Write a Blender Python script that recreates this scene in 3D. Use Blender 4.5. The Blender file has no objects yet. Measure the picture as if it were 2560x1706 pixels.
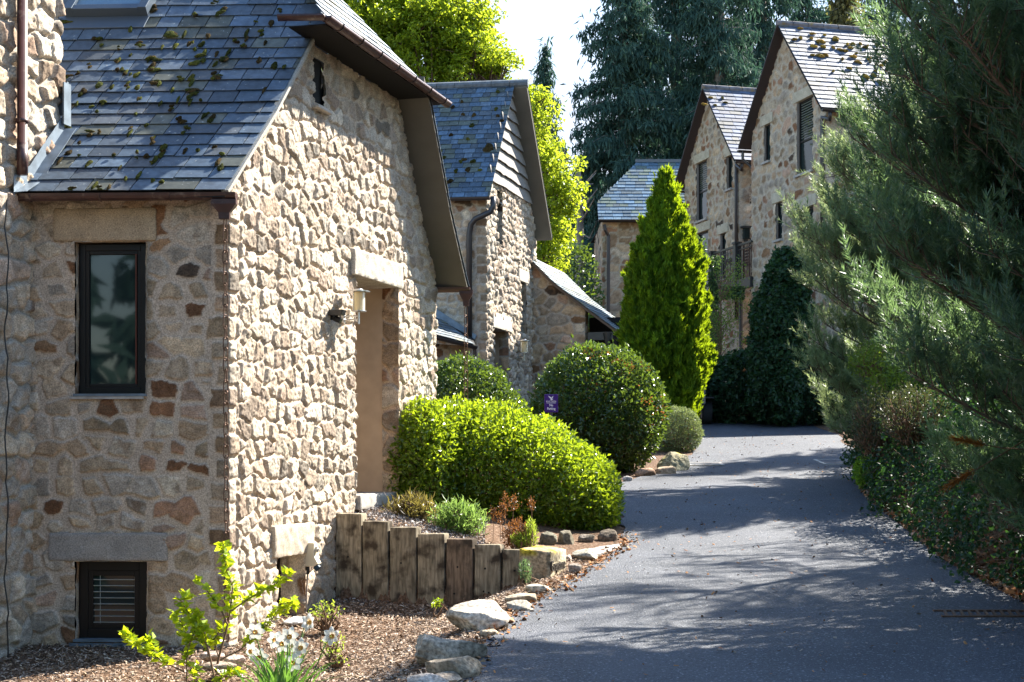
import bpy, math, random
import numpy as np
from mathutils import Vector
R = math.radians
C = bpy.context.scene.collection
scene = bpy.context.scene
# ------------------------------------------------------------------ camera
FP = 3800.0; CX = 1280.0; HY = 1140.0          # focal length, centre column and horizon row in photo pixels
cam = bpy.data.objects.new('camera', bpy.data.cameras.new('camera')); C.objects.link(cam)
cam.location = (0, 0, 0); cam.rotation_euler = (R(90), 0, 0)
cam.data.sensor_width = 36; cam.data.lens = 36*FP/2560
cam.data.shift_y = (HY-853)/2560
cam.data.clip_start = 0.1; cam.data.clip_end = 2000
scene.camera = cam
# ------------------------------------------------------------------ sky, sun, exposure
SUN = Vector((1.40, 1.20, 1.66)).normalized()
elev = math.asin(SUN.z); azim = math.atan2(SUN.x, SUN.y)
world = bpy.data.worlds.new('World'); scene.world = world; world.use_nodes = True
wn = world.node_tree; wn.nodes.clear()
sky = wn.nodes.new('ShaderNodeTexSky'); sky.sky_type = 'NISHITA'; sky.sun_disc = False
sky.sun_elevation = elev; sky.sun_rotation = azim
sky.air_density = 1.3; sky.dust_density = .5; sky.ozone_density = 4.0
bg = wn.nodes.new('ShaderNodeBackground'); bg.inputs[1].default_value = 0.088
wo = wn.nodes.new('ShaderNodeOutputWorld')
# bright haze low in the sky
wt = wn.nodes.new('ShaderNodeTexCoord'); wsx = wn.nodes.new('ShaderNodeSeparateXYZ'); wn.links.new(wt.outputs['Generated'], wsx.inputs[0])
wmr = wn.nodes.new('ShaderNodeMapRange'); wmr.interpolation_type = 'SMOOTHSTEP'; wmr.inputs[1].default_value = .18; wmr.inputs[2].default_value = .42; wmr.inputs[3].default_value = .92; wmr.inputs[4].default_value = 0
wn.links.new(wsx.outputs['Z'], wmr.inputs[0])
wmx = wn.nodes.new('ShaderNodeMix'); wmx.data_type = 'RGBA'; wmx.inputs['B'].default_value = (2.75, 3.0, 3.5, 1)
wm2 = wn.nodes.new('ShaderNodeMapRange'); wm2.interpolation_type = 'SMOOTHSTEP'; wm2.inputs[1].default_value = -.15; wm2.inputs[2].default_value = .75
wn.links.new(wsx.outputs['Y'], wm2.inputs[0]); wmu = wn.nodes.new('ShaderNodeMath'); wmu.operation = 'MULTIPLY'; wn.links.new(wmr.outputs[0], wmu.inputs[0]); wn.links.new(wm2.outputs[0], wmu.inputs[1])
wn.links.new(wmu.outputs[0], wmx.inputs['Factor']); wn.links.new(sky.outputs[0], wmx.inputs['A']); wn.links.new(wmx.outputs['Result'], bg.inputs[0]); wn.links.new(bg.outputs[0], wo.inputs[0])
sl = bpy.data.lights.new('sun', 'SUN'); sl.energy = 5.0; sl.angle = R(0.55); sl.color = (1.0, 0.94, 0.84)
so = bpy.data.objects.new('sun', sl); C.objects.link(so)
so.rotation_euler = (-SUN).to_track_quat('-Z', 'Y').to_euler()
scene.view_settings.view_transform = 'Standard'; scene.view_settings.look = 'None'
scene.view_settings.exposure = 2.15; scene.view_settings.gamma = 1.0
scene.render.use_motion_blur = False
scene.cycles.max_bounces = 7; scene.cycles.transparent_max_bounces = 8
scene.cycles.use_denoising = True

# ------------------------------------------------------------------ numpy helpers
def P(x, y, Y):
    """photo pixel at depth Y -> world point"""
    return np.array([(x-CX)/FP*Y, Y, (HY-y)/FP*Y])
def arr(*a): return np.array(a, float)
def nrm(a):
    a = np.asarray(a, float); return a/np.maximum(np.linalg.norm(a, axis=-1, keepdims=True), 1e-9)
def h32(*k):
    x = np.zeros(np.broadcast(*k).shape, np.uint64) if len(k) > 1 else np.zeros(np.shape(k[0]), np.uint64)
    for i, q in enumerate(k):
        x = x ^ ((np.asarray(q).astype(np.int64).astype(np.uint64) + np.uint64(0x9E3779B9+i*7919)) * np.uint64(0xBF58476D1CE4E5B9))
        x = (x ^ (x >> np.uint64(29))) * np.uint64(0x94D049BB133111EB)
        x = x ^ (x >> np.uint64(32))
    return (x & np.uint64(0xFFFFFF)).astype(float)/16777216.0
def vn2(u, v, s=0):
    iu = np.floor(u); iv = np.floor(v); fu = u-iu; fv = v-iv
    fu = fu*fu*(3-2*fu); fv = fv*fv*(3-2*fv)
    a = h32(iu, iv, s); b = h32(iu+1, iv, s); c = h32(iu, iv+1, s); d = h32(iu+1, iv+1, s)
    return (a*(1-fu)+b*fu)*(1-fv)+(c*(1-fu)+d*fu)*fv
def fbm2(u, v, s=0, o=4):
    t = 0; a = .5; n = 0
    for k in range(o):
        t = t+a*vn2(u*2**k+k*17.3, v*2**k+k*9.1, s+k); n += a; a *= .5
    return t/n-.5
def vn3(p, s=0):
    i = np.floor(p); f = p-i; f = f*f*(3-2*f); r = 0
    for dx in (0, 1):
        for dy in (0, 1):
            for dz in (0, 1):
                w = (f[:, 0] if dx else 1-f[:, 0])*(f[:, 1] if dy else 1-f[:, 1])*(f[:, 2] if dz else 1-f[:, 2])
                r = r+w*h32(i[:, 0]+dx, i[:, 1]+dy, i[:, 2]+dz, s)
    return r
def fbm3(p, s=0, o=4):
    t = 0; a = .5; n = 0
    for k in range(o):
        t = t+a*vn3(p*2**k+k*5.7, s+k); n += a; a *= .5
    return t/n-.5
def sstep(a, b, x):
    t = np.clip((x-a)/(b-a), 0, 1); return t*t*(3-2*t)

def mesh_np(name, V, F, mat=None, parent=None, col=None, rnd=None, smooth=False):
    V = np.asarray(V, np.float32).reshape(-1, 3); F = np.asarray(F, np.int32)
    me = bpy.data.meshes.new(name)
    k = F.shape[1]
    me.vertices.add(len(V)); me.vertices.foreach_set('co', V.ravel())
    me.loops.add(F.size); me.loops.foreach_set('vertex_index', F.ravel())
    me.polygons.add(len(F)); me.polygons.foreach_set('loop_start', np.arange(0, F.size, k, dtype=np.int32))
    try: me.polygons.foreach_set('loop_total', np.full(len(F), k, np.int32))
    except Exception: pass
    me.polygons.foreach_set('use_smooth', np.full(len(F), smooth, bool))
    me.update(calc_edges=True)
    if col is not None:
        a = me.attributes.new('col', 'FLOAT_COLOR', 'POINT')
        c4 = np.ones((len(V), 4), np.float32); c4[:, :3] = col; a.data.foreach_set('color', c4.ravel())
    if rnd is not None:
        a = me.attributes.new('rnd', 'FLOAT', 'POINT'); a.data.foreach_set('value', np.asarray(rnd, np.float32))
    if mat: me.materials.append(mat)
    o = bpy.data.objects.new(name, me); C.objects.link(o)
    if parent: o.parent = parent
    return o
def tag(o, label, cat, group=None, kind=None):
    if label: o['label'] = label
    if cat: o['category'] = cat
    if group: o['group'] = group
    if kind: o['kind'] = kind
    return o
def empty(name, label, cat, group=None, loc=(0, 0, 0)):
    o = bpy.data.objects.new(name, None); C.objects.link(o); o.location = loc
    return tag(o, label, cat, group)
class MB:
    """collects polygons in plain python, builds one mesh object"""
    def __init__(s): s.v = []; s.f = []; s.c = []
    def add(s, vs, fs, c=None):
        b = len(s.v); s.v += [tuple(map(float, q)) for q in vs]; s.f += [tuple(b+i for i in f) for f in fs]
        s.c += [c if c is not None else (.5, .5, .5)]*len(vs)
    def box(s, c, ax, ay, az, c3=None):
        """centre and three half-axis vectors"""
        c, ax, ay, az = map(lambda q: np.array(q, float), (c, ax, ay, az))
        vs = [c+i*ax+j*ay+k*az for k in (-1, 1) for j in (-1, 1) for i in (-1, 1)]
        s.add(vs, [(0, 2, 3, 1), (4, 5, 7, 6), (0, 1, 5, 4), (2, 6, 7, 3), (0, 4, 6, 2), (1, 3, 7, 5)], c3)
    def tube(s, pts, rad, n=8, cap=True, c3=None):
        pts = [np.array(p, float) for p in pts]; m = len(pts)
        rad = [rad]*m if np.isscalar(rad) else rad
        vs = []; up = None
        for i, p in enumerate(pts):
            d = pts[min(i+1, m-1)]-pts[max(i-1, 0)]; d = d/(np.linalg.norm(d)+1e-9)
            if up is None:
                up = np.array([0, 0, 1.]) if abs(d[2]) < .9 else np.array([1., 0, 0])
            a = np.cross(d, up); a /= np.linalg.norm(a)+1e-9; b = np.cross(a, d); up = b
            for k in range(n):
                t = 2*math.pi*k/n; vs.append(p+rad[i]*(math.cos(t)*a+math.sin(t)*b))
        fs = [(i*n+k, i*n+(k+1) % n, (i+1)*n+(k+1) % n, (i+1)*n+k) for i in range(m-1) for k in range(n)]
        if cap: fs += [tuple(range(n))[::-1], tuple((m-1)*n+k for k in range(n))]
        s.add(vs, fs, c3)
    def prism(s, poly, ext, c3=None):
        n = len(poly); ext = np.array(ext, float); poly = [np.array(p, float) for p in poly]
        s.add(poly+[p+ext for p in poly], [tuple(range(n))[::-1], tuple(range(n, 2*n))] +
              [(i, (i+1) % n, n+(i+1) % n, n+i) for i in range(n)], c3)
    def build(s, name, mat, parent=None, smooth=False, bevel=0, loc=None):
        me = bpy.data.meshes.new(name); v = s.v
        if loc is not None: v = [(a-loc[0], b-loc[1], c-loc[2]) for a, b, c in v]
        me.from_pydata(v, [], s.f)
        a = me.attributes.new('col', 'FLOAT_COLOR', 'POINT')
        a.data.foreach_set('color', np.array([(*q, 1) for q in s.c], np.float32).ravel())
        me.materials.append(mat)
        if smooth: me.polygons.foreach_set('use_smooth', [True]*len(me.polygons))
        o = bpy.data.objects.new(name, me); C.objects.link(o)
        if loc is not None: o.location = loc
        if parent: o.parent = parent
        if bevel:
            m = o.modifiers.new('bevel', 'BEVEL'); m.width = bevel; m.segments = 2; m.limit_method = 'ANGLE'
        return o

# ------------------------------------------------------------------ materials
def mat(name, base=(.5, .5, .5), rough=.8, metal=0, spec=.3, use_col=False, noise=0, nscale=20, bump=0, bscale=60, bdist=.01, wear=None, stretch=None):
    m = bpy.data.materials.new(name); m.use_nodes = True; nt = m.node_tree; N = nt.nodes; L = nt.links
    b = N['Principled BSDF']; b.inputs['Roughness'].default_value = rough; b.inputs['Metallic'].default_value = metal
    b.inputs['Specular IOR Level'].default_value = spec
    b.inputs['Base Color'].default_value = (*base, 1)
    tc = N.new('ShaderNodeTexCoord'); co = tc.outputs['Object']
    if stretch:
        mp = N.new('ShaderNodeMapping'); mp.inputs['Scale'].default_value = stretch
        L.new(co, mp.inputs[0]); co = mp.outputs[0]
    src = None
    if use_col:
        at = N.new('ShaderNodeAttribute'); at.attribute_name = 'col'; src = at.outputs['Color']
    if noise:
        nz = N.new('ShaderNodeTexNoise'); nz.inputs['Scale'].default_value = nscale; nz.inputs['Detail'].default_value = 6
        L.new(co, nz.inputs['Vector'])
        mr = N.new('ShaderNodeMapRange'); mr.inputs[1].default_value = .3; mr.inputs[2].default_value = .7
        mr.inputs[3].default_value = 1-noise; mr.inputs[4].default_value = 1+noise
        L.new(nz.outputs['Fac'], mr.inputs[0])
        mx = N.new('ShaderNodeMix'); mx.data_type = 'RGBA'; mx.blend_type = 'MULTIPLY'; mx.inputs['Factor'].default_value = 1
        if src: L.new(src, mx.inputs['A'])
        else: mx.inputs['A'].default_value = (*base, 1)
        L.new(mr.outputs[0], mx.inputs['B']); src = mx.outputs['Result']
    for (wc, ws, lo, hi) in (wear if isinstance(wear, list) else [wear] if wear else []):
        nz = N.new('ShaderNodeTexNoise'); nz.inputs['Scale'].default_value = ws; nz.inputs['Detail'].default_value = 5
        L.new(tc.outputs['Object'], nz.inputs['Vector'])
        mr = N.new('ShaderNodeMapRange'); mr.inputs[1].default_value = lo; mr.inputs[2].default_value = hi
        L.new(nz.outputs['Fac'], mr.inputs[0])
        mx = N.new('ShaderNodeMix'); mx.data_type = 'RGBA'; mx.inputs['B'].default_value = (*wc, 1)
        if src: L.new(src, mx.inputs['A'])
        else: mx.inputs['A'].default_value = (*base, 1)
        L.new(mr.outputs[0], mx.inputs['Factor']); src = mx.outputs['Result']
    if src: L.new(src, b.inputs['Base Color'])
    if bump:
        nz = N.new('ShaderNodeTexNoise'); nz.inputs['Scale'].default_value = bscale; nz.inputs['Detail'].default_value = 5
        L.new(co, nz.inputs['Vector'])
        bp = N.new('ShaderNodeBump'); bp.inputs['Strength'].default_value = bump; bp.inputs['Distance'].default_value = bdist
        L.new(nz.outputs['Fac'], bp.inputs['Height']); L.new(bp.outputs[0], b.inputs['Normal'])
    return m
def leafmat(name, c1, c2, tcol, tr=.45, rough=.45, spec=.35, tboost=1.0):
    m = bpy.data.materials.new(name); m.use_nodes = True; nt = m.node_tree; N = nt.nodes; L = nt.links
    b = N['Principled BSDF']; b.inputs['Roughness'].default_value = rough; b.inputs['Specular IOR Level'].default_value = spec
    at = N.new('ShaderNodeAttribute'); at.attribute_name = 'rnd'
    mx = N.new('ShaderNodeMix'); mx.data_type = 'RGBA'; mx.inputs['A'].default_value = (*c1, 1); mx.inputs['B'].default_value = (*c2, 1)
    L.new(at.outputs['Fac'], mx.inputs['Factor']); L.new(mx.outputs['Result'], b.inputs['Base Color'])
    t = N.new('ShaderNodeBsdfTranslucent')
    m2 = N.new('ShaderNodeMix'); m2.data_type = 'RGBA'; m2.inputs['A'].default_value = (*[q*.55 for q in tcol], 1); m2.inputs['B'].default_value = (*tcol, 1)
    L.new(at.outputs['Fac'], m2.inputs['Factor']); L.new(m2.outputs['Result'], t.inputs[0])
    ms = N.new('ShaderNodeMixShader'); ms.inputs[0].default_value = tr
    L.new(b.outputs[0], ms.inputs[1]); L.new(t.outputs[0], ms.inputs[2])
    L.new(ms.outputs[0], N['Material Output'].inputs[0])
    return m
M_STONE = mat('granite_rubble', rough=.9, spec=.15, use_col=True, noise=.42, nscale=75, bump=.6, bscale=110, bdist=.006)
M_STONE_FAR = mat('granite_rubble_far', rough=.9, spec=.15, use_col=True, noise=.22, nscale=30)
M_LINTEL = mat('granite_block', rough=.88, spec=.15, use_col=True, noise=.4, nscale=95, bump=.5, bscale=120, bdist=.005)
M_SLATE = mat('slate', rough=.55, spec=.4, use_col=True, noise=.28, nscale=14, bump=.35, bscale=45, bdist=.004, wear=((.30, .32, .31), 26, .66, .72))
M_MOSS = mat('moss', rough=1, spec=.05, use_col=True, noise=.5, nscale=60, bump=1, bscale=90, bdist=.02)
M_GUTTER = mat('brown_gutter', (.052, .022, .019), .38, spec=.5, noise=.25, nscale=9, wear=((.14, .10, .08), 14, .58, .75))
M_GUTTER_D = mat('black_downpipe', (.025, .022, .024), .4, spec=.5, noise=.2, nscale=9)
M_SOFFIT = mat('soffit_board', (.115, .105, .088), .7, spec=.2, noise=.10, nscale=3)
M_WFRAME = mat('dark_window_frame', (.008, .006, .006), .4, spec=.3)
M_RFRAME = mat('red_brown_frame', (.11, .03, .018), .45)
M_LEAD = mat('lead', (.16, .20, .24), .5, metal=.4, noise=.25, nscale=8)
M_PLASTER = mat('tan_render', (.45, .345, .245), .9, spec=.1, noise=.10, nscale=5, bump=.15, bscale=60, bdist=.003)
M_DARK = mat('dark_interior', (.012, .012, .012), .9)
M_TIMBER = mat('weathered_sleeper', rough=.9, spec=.15, use_col=True, noise=.5, nscale=7, stretch=(6, 6, .8), bump=.5, bscale=22, bdist=.008, wear=((.055, .042, .03), 6, .50, .66))
M_ROCK = mat('garden_rock', rough=.93, spec=.12, use_col=True, noise=.55, nscale=34, bump=.8, bscale=55, bdist=.012)
M_ASPH = mat('asphalt', (.044, .049, .060), .66, spec=.45, noise=.85, nscale=48, bump=1, bscale=70, bdist=.02, wear=[((.058, .064, .080), 1.1, .42, .7), ((.035, .04, .052), .45, .5, .62), ((.20, .21, .23), 42, .60, .66), ((.02, .022, .03), 37, .60, .67)])
M_MULCH = mat('mulch', (.12, .072, .045), .95, spec=.1, noise=.6, nscale=40, bump=1, bscale=45, bdist=.03, wear=((.24, .17, .12), 30, .5, .68))
M_GRAVEL = mat('gravel', (.24, .22, .20), .95, noise=.5, nscale=60, bump=1, bscale=60, bdist=.03)
M_SOIL = mat('soil', (.055, .038, .024), .95, noise=.5, nscale=12, bump=1, bscale=20, bdist=.04)
M_CHIP = mat('wood_chip', rough=.9, spec=.1, use_col=True)
M_BARK = mat('bark', (.10, .07, .05), .95, noise=.5, nscale=12, bump=.8, bscale=24, bdist=.02)
M_BARKG = mat('grey_bark', (.20, .18, .16), .95, noise=.4, nscale=6, bump=.8, bscale=12, bdist=.03)
M_TWIG = mat('twig', (.16, .095, .055), .9)
M_STEM = mat('green_stem', (.10, .16, .04), .7)
M_METAL = mat('steel', (.55, .55, .55), .3, metal=.9)
M_IRON = mat('black_iron', (.02, .024, .024), .45, spec=.5)
M_RUST = mat('rusty_chain', (.13, .075, .05), .6, metal=.5, noise=.4, nscale=40)
M_CREAM = mat('cream_plastic', (.58, .52, .38), .45, spec=.4, noise=.05, nscale=9)
M_BLACK = mat('black_plastic', (.012, .012, .013), .4, spec=.5)
M_BLUEP = mat('blue_plastic', (.02, .045, .07), .4)
M_TYRE = mat('tyre_rubber', (.016, .017, .02), .7)
M_CARP = mat('car_paint', (.10, .10, .11), .25, spec=.6)
M_TAIL = mat('red_lens', (.3, .01, .01), .2, spec=.6)
M_WOODCH = mat('brown_chair_wood', (.09, .032, .018), .5)
M_CLAD = mat('weathered_board', rough=.85, use_col=True, noise=.3, nscale=10, stretch=(2, 2, 14), bump=.3, bscale=30, bdist=.005)
M_CONC = mat('concrete', (.34, .32, .29), .9, noise=.3, nscale=12, bump=.4, bscale=50, bdist=.006)
def glass(name, tint=(.02, .03, .03), rough=.03):
    m = mat(name, tint, rough, spec=.5); m.node_tree.nodes['Principled BSDF'].inputs['IOR'].default_value = 1.45
    return m
M_GLASS = glass('window_glass', (.012, .022, .022))
M_SKYL = glass('skylight_glass', (.10, .18, .26), .06)
M_BLIND = mat('blind_slat', (.45, .47, .45), .5)
M_FROST = mat('frosted_shade', (.82, .70, .42), .5)
_b = M_FROST.node_tree.nodes['Principled BSDF']; _b.inputs['Transmission Weight'].default_value = .5
M_PURPLE = mat('purple_sign', (.045, .008, .16), .35, spec=.4)
M_WHITE = mat('white_print', (.75, .72, .85), .5)
M_INK = mat('carved_letter', (.05, .04, .03), .95)

# ------------------------------------------------------------------ rubble masonry
PAL = np.array([[.36, .30, .235], [.32, .295, .265], [.40, .33, .25], [.27, .25, .225], [.33, .255, .185], [.36, .27, .22], [.43, .39, .33], [.16, .088, .052], [.22, .14, .085], [.055, .043, .036], [.27, .17, .12], [.30, .245, .18]])
PW = np.array([14, 14, 13, 10, 9, 7, 8, 6, 6, 2.4, 4, 9.]); PW = np.cumsum(PW/PW.sum())
def rubble(u, v, seed=0, cw=.24, ch=.175, H=.03, mortar=.012, edge=.03, dark=1.0, mcol=(.36, .315, .26), wob=.03, tone=0.0, grit=.18, quoins=(), flat=1.0):
    u = u+wob*fbm2(u*9, v*9, seed+50, 3)*1.6; v = v+wob*fbm2(u*9+40, v*9, seed+60, 3)*1.6
    cm = (cw+ch)/2
    j0 = np.floor(v/ch).astype(np.int64)
    def cell(dj, di):
        j = j0+dj; off = h32(j, 991+seed)*cw*3
        i = np.floor((u+off)/cw).astype(np.int64)+di
        sx = (i+.5+.66*(h32(i, j, seed+1)-.5))*cw-off; sy = (j+.5+.72*(h32(i, j, seed+2)-.5))*ch
        mg = h32(i, j, seed+3) < .27
        iid = np.where(mg, i+1, i)
        mg2 = (h32(iid, j, seed+4) < .17) & ~mg
        jid = np.where(mg2, j+1, j)
        return sx, sy, iid*100003+jid
    best = np.full(u.shape, 1e9); bi = np.zeros(u.shape, np.int64); bx = np.zeros(u.shape); by = np.zeros(u.shape)
    cells = []
    for dj in (-1, 0, 1):
        for di in (-1, 0, 1):
            sx, sy, ii = cell(dj, di)
            ax = (sx-u)/cw*cm; ay = (sy-v)/ch*cm
            d = ax*ax+ay*ay; k = d < best
            best = np.where(k, d, best); bi = np.where(k, ii, bi); bx = np.where(k, ax, bx); by = np.where(k, ay, by)
            cells.append((ax, ay, ii))
    ed = np.full(u.shape, 1e9)
    for dj in (-2, 2):
        for di in (-1, 0, 1):
            sx, sy, ii = cell(dj, di); cells.append(((sx-u)/cw*cm, (sy-v)/ch*cm, ii))
    for ax, ay, ii in cells:
        mx = (ax+bx)/2; my = (ay+by)/2; dx = ax-bx; dy = ay-by; l = np.sqrt(dx*dx+dy*dy)+1e-9
        dd = (mx*dx+my*dy)/l
        ed = np.minimum(ed, np.where(ii == bi, 1e9, dd))
    ed = ed+.012*fbm2(u*22, v*22, seed+70, 3)
    for (qc, ql, qr, qh) in quoins:
        j = np.floor(v/qh+.25*fbm2(v*3, v*0, seed+33, 2)); sh = h32(j, seed+34); l = qc-ql*(.7+.6*sh); r = qc+qr*(1.3-.6*sh)
        inb = (u > l) & (u < r); fv = (v/qh-j)*qh; e2 = np.minimum(np.minimum(u-l, r-u), np.minimum(fv, qh-fv))+.010*fbm2(u*18, v*18, seed+35, 3)
        ed = np.where(inb, e2, np.minimum(ed, np.where(u < l, l-u, u-r))); bi = np.where(inb, (j+777).astype(np.int64)*31+int(abs(qc)*100), bi)
        bx = np.where(inb, 0, bx); by = np.where(inb, 0, by)
    m = mortar*(.5+1.3*h32(bi, seed+5))
    q = np.clip((ed-m)/edge, 0, 1); prof = np.sqrt(1-(1-q)**2)
    hh = (.45+.8*h32(bi, seed+6))
    tiltx = (h32(bi, seed+7)-.5); tilty = (h32(bi, seed+8)-.5)
    hgt = H*prof*(hh+1.1*(tiltx*bx+tilty*by)/cm)+H*.55*flat*prof*fbm2(u*14, v*14, seed+80, 4)*1.6+H*grit*fbm2(u*45, v*45, seed+81, 3)*(.3+prof)+H*.25*fbm2(u*6, v*6, seed+82, 2)
    st = sstep(0, .5, q)
    pi = np.searchsorted(PW, h32(bi, seed+9)); pc = PAL[np.minimum(pi, len(PAL)-1)]
    pc = pc*(.68+.62*h32(bi, seed+10))[..., None]*np.array([1.06, .98, .86])
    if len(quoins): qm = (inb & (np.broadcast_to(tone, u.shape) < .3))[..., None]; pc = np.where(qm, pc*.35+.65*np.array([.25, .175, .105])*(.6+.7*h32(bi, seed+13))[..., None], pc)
    big = fbm2(u*16, v*16, seed+90, 4)
    pc = pc*(1+.9*big)[..., None]
    stain = sstep(.08, .26, fbm2(u*7, v*7, seed+91, 3))[..., None]*.6*(h32(bi, seed+11) > .5)[..., None]
    pc = pc*(1-stain)+np.array([.17, .105, .06])*stain
    tn = np.broadcast_to(tone, u.shape)[..., None]; lum = pc.mean(-1, keepdims=True); pc = pc*(1-tn)+tn*np.array([.47, .405, .325])*(.45+.55*np.clip(lum/.32, 0, 1.5))  # tone fades stones to cream, sunlit brightness put into their colour
    mc = np.array(mcol)*(1+.35*fbm2(u*5, v*5, seed+92, 4))[..., None]
    col = mc*(1-st[..., None])+pc*st[..., None]
    return hgt, col*dark

def stone_wall(name, path, z0, z1, res, parent, seed=0, top=None, holes=(), Hs=None, matl=None, u0=0, closed=False, **kw):
    """path: plan polyline (outside on the right-hand side going along), one continuous displaced skin"""
    path = [np.array(p, float) for p in path]
    segl = [np.linalg.norm(path[i+1]-path[i]) for i in range(len(path)-1)]
    cum = np.concatenate([[0], np.cumsum(segl)]); tot = cum[-1]
    us = [np.linspace(cum[i], cum[i+1], max(2, int(segl[i]/res)+1))[(0 if i == 0 else 1):] for i in range(len(segl))]
    us = np.concatenate(us); nu = len(us)
    nv = int((z1-z0)/res)+1; vs = np.linspace(z0, z1, nv)
    si = np.clip(np.searchsorted(cum, us, side='right')-1, 0, len(segl)-1)
    dirs = np.array([(path[i+1]-path[i])/segl[i] for i in range(len(segl))])
    nors = np.stack([dirs[:, 1], -dirs[:, 0]], 1)
    base = np.array([path[i] for i in si])+dirs[si]*(us-cum[si])[:, None]
    n = nors[si].copy()
    for c in range(1, len(segl)):
        r = .05; d = us-cum[c]; w = np.clip(.5+d/(2*r), 0, 1); k = np.abs(d) < r
        n[k] = (nors[c-1][None]*(1-w[k, None])+nors[c][None]*w[k, None])
    n = nrm(n)
    U, Vv = np.meshgrid(us, vs, indexing='ij')
    if top is not None:
        T = top(us)[:, None]; keepv = Vv <= T+res; Vv2 = np.minimum(Vv, T)
    else: Vv2 = Vv; keepv = np.ones_like(Vv, bool)
    kw = {k: (np.repeat(q(us), nv) if callable(q) else q) for k, q in kw.items()}
    hg, col = rubble(U.ravel()+u0, Vv2.ravel(), seed, **kw)
    sc = Hs(us) if Hs is not None else np.ones(nu)
    hg = hg.reshape(U.shape)*sc[:, None]
    X = base[:, None, 0]+n[:, None, 0]*hg; Y = base[:, None, 1]+n[:, None, 1]*hg
    V = np.stack([X, Y, Vv2], -1).reshape(-1, 3)
    idx = np.arange(nu*nv).reshape(nu, nv)
    F = np.stack([idx[:-1, :-1], idx[1:, :-1], idx[1:, 1:], idx[:-1, 1:]], -1).reshape(-1, 4)
    uc = (us[:-1]+us[1:])/2; vc = (vs[:-1]+vs[1:])/2
    UC, VC = np.meshgrid(uc, vc, indexing='ij')
    keep = np.ones(UC.shape, bool)
    if top is not None:
        tc = top(uc); keep &= (VC-res*.5) < tc[:, None]
    for (a, b, c, d) in holes: keep &= ~((UC > a) & (UC < b) & (VC > c) & (VC < d))
    F = F[keep.ravel()]
    used = np.zeros(len(V), bool); used[F.ravel()] = True
    remap = np.cumsum(used)-1
    return mesh_np(name, V[used], remap[F], matl or M_STONE, parent, col=col[used], smooth=True)

def rough_block(name, c, ex, ey, ez, parent, res=.02, amp=.006, base=(.36, .33, .29), seed=1, matl=None, rnd=.02, world=True):
    """granite block with slightly uneven faces; ex, ey, ez are half-axis vectors"""
    c = np.array(c, float); E = [np.array(e, float) for e in (ex, ey, ez)]; L = [np.linalg.norm(e) for e in E]
    V = []; F = []; off = 0
    for a in range(3):
        b, d = (a+1) % 3, (a+2) % 3
        nb = max(2, int(2*L[b]/res)); nd = max(2, int(2*L[d]/res))
        gb, gd = np.meshgrid(np.linspace(-1, 1, nb+1), np.linspace(-1, 1, nd+1), indexing='ij')
        for sgn in (-1, 1):
            q = np.zeros((gb.size, 3)); q[:, a] = sgn; q[:, b] = gb.ravel(); q[:, d] = gd.ravel()
            V.append(q); id_ = np.arange(gb.size).reshape(gb.shape)+off
            f = np.stack([id_[:-1, :-1], id_[1:, :-1], id_[1:, 1:], id_[:-1, 1:]], -1).reshape(-1, 4)
            F.append(f if sgn > 0 else f[:, ::-1]); off += gb.size
    V = np.concatenate(V); F = np.concatenate(F)
    loc = V*np.array(L)                        # metric
    core = np.clip(loc, -(np.array(L)-rnd), np.array(L)-rnd); dv = loc-core
    dn = nrm(dv+1e-9); lo = core+dn*rnd
    nz = fbm3(lo*11+seed*3.1, seed, 4)*2
    lo = lo+dn*(nz*amp)[:, None]
    W = c+sum(lo[:, k:k+1]*(E[k]/L[k]) for k in range(3))
    col = np.array(base)*(1+.6*fbm3(lo*9+seed, seed+5, 4))[:, None]
    return mesh_np(name, W, F, matl or M_LINTEL, parent, col=col, smooth=True)

# ------------------------------------------------------------------ slate roofs
SL = np.array([[.055, .082, .115], [.068, .10, .14], [.048, .066, .088], [.08, .105, .135], [.062, .072, .082], [.075, .08, .062]])
def slates(name, fn, s_max, urange, parent, course=.195, width=.3, seed=0, tint=(1, 1, 1), thick=.008, lift=.014, palette=SL, edge=None, s_min=0.0):
    """fn(u, s) -> point, unit u direction, unit s direction, normal on the roof surface; one thin sloping slate each"""
    rs = np.random.RandomState(seed); V = []; F = []; Cc = []
    s = s_min; row = 0
    while s < s_max:
        u0, u1 = urange(s+course*.5)
        if u1-u0 > .05:
            u = u0-rs.rand()*width*.7
            while u < u1:
                w = width*(.72+.56*rs.rand()); a = max(u, u0); b = min(u+w, u1)
                u += w
                if b-a < .03: continue
                g = .0052
                p, du, ds, n = fn((a+b)/2, s)
                hw = (b-a)/2-g; jit = (rs.rand()-.5)*.012; ln = min(course*1.15, s_max-s+.05)
                sk = (rs.rand()-.5)*.006; l0 = lift+rs.rand()*.006; cl = palette[rs.randint(len(palette))]*(.75+.5*rs.rand())*np.array(tint)
                q = []; um = (a+b)/2; lo0, hi0 = urange(s); lo1, hi1 = urange(min(s+ln, s_max))
                for (uu, ss, hh) in ((-hw, jit-sk, l0), (hw, jit+sk, l0+(rs.rand()-.5)*.004), (hw, ln, .002), (-hw, ln, .002)):
                    lo, hi = (lo0, hi0) if hh > .0021 else (lo1, hi1)
                    uu = min(max(um+uu, lo), hi)-um
                    q.append(p+du*uu+ds*ss+n*hh)
                o = len(V)*1
                base = len(V)
                V += q+[x-n*thick for x in q]
                F += [(base, base+1, base+2, base+3), (base+4, base+5, base+1, base), (base+5, base+6, base+2, base+1), (base+7, base+4, base, base+3)]
                Cc += [cl]*8
        s += course; row += 1
    return mesh_np(name, np.array(V), np.array(F), M_SLATE, parent, col=np.array(Cc), smooth=False)
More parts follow.
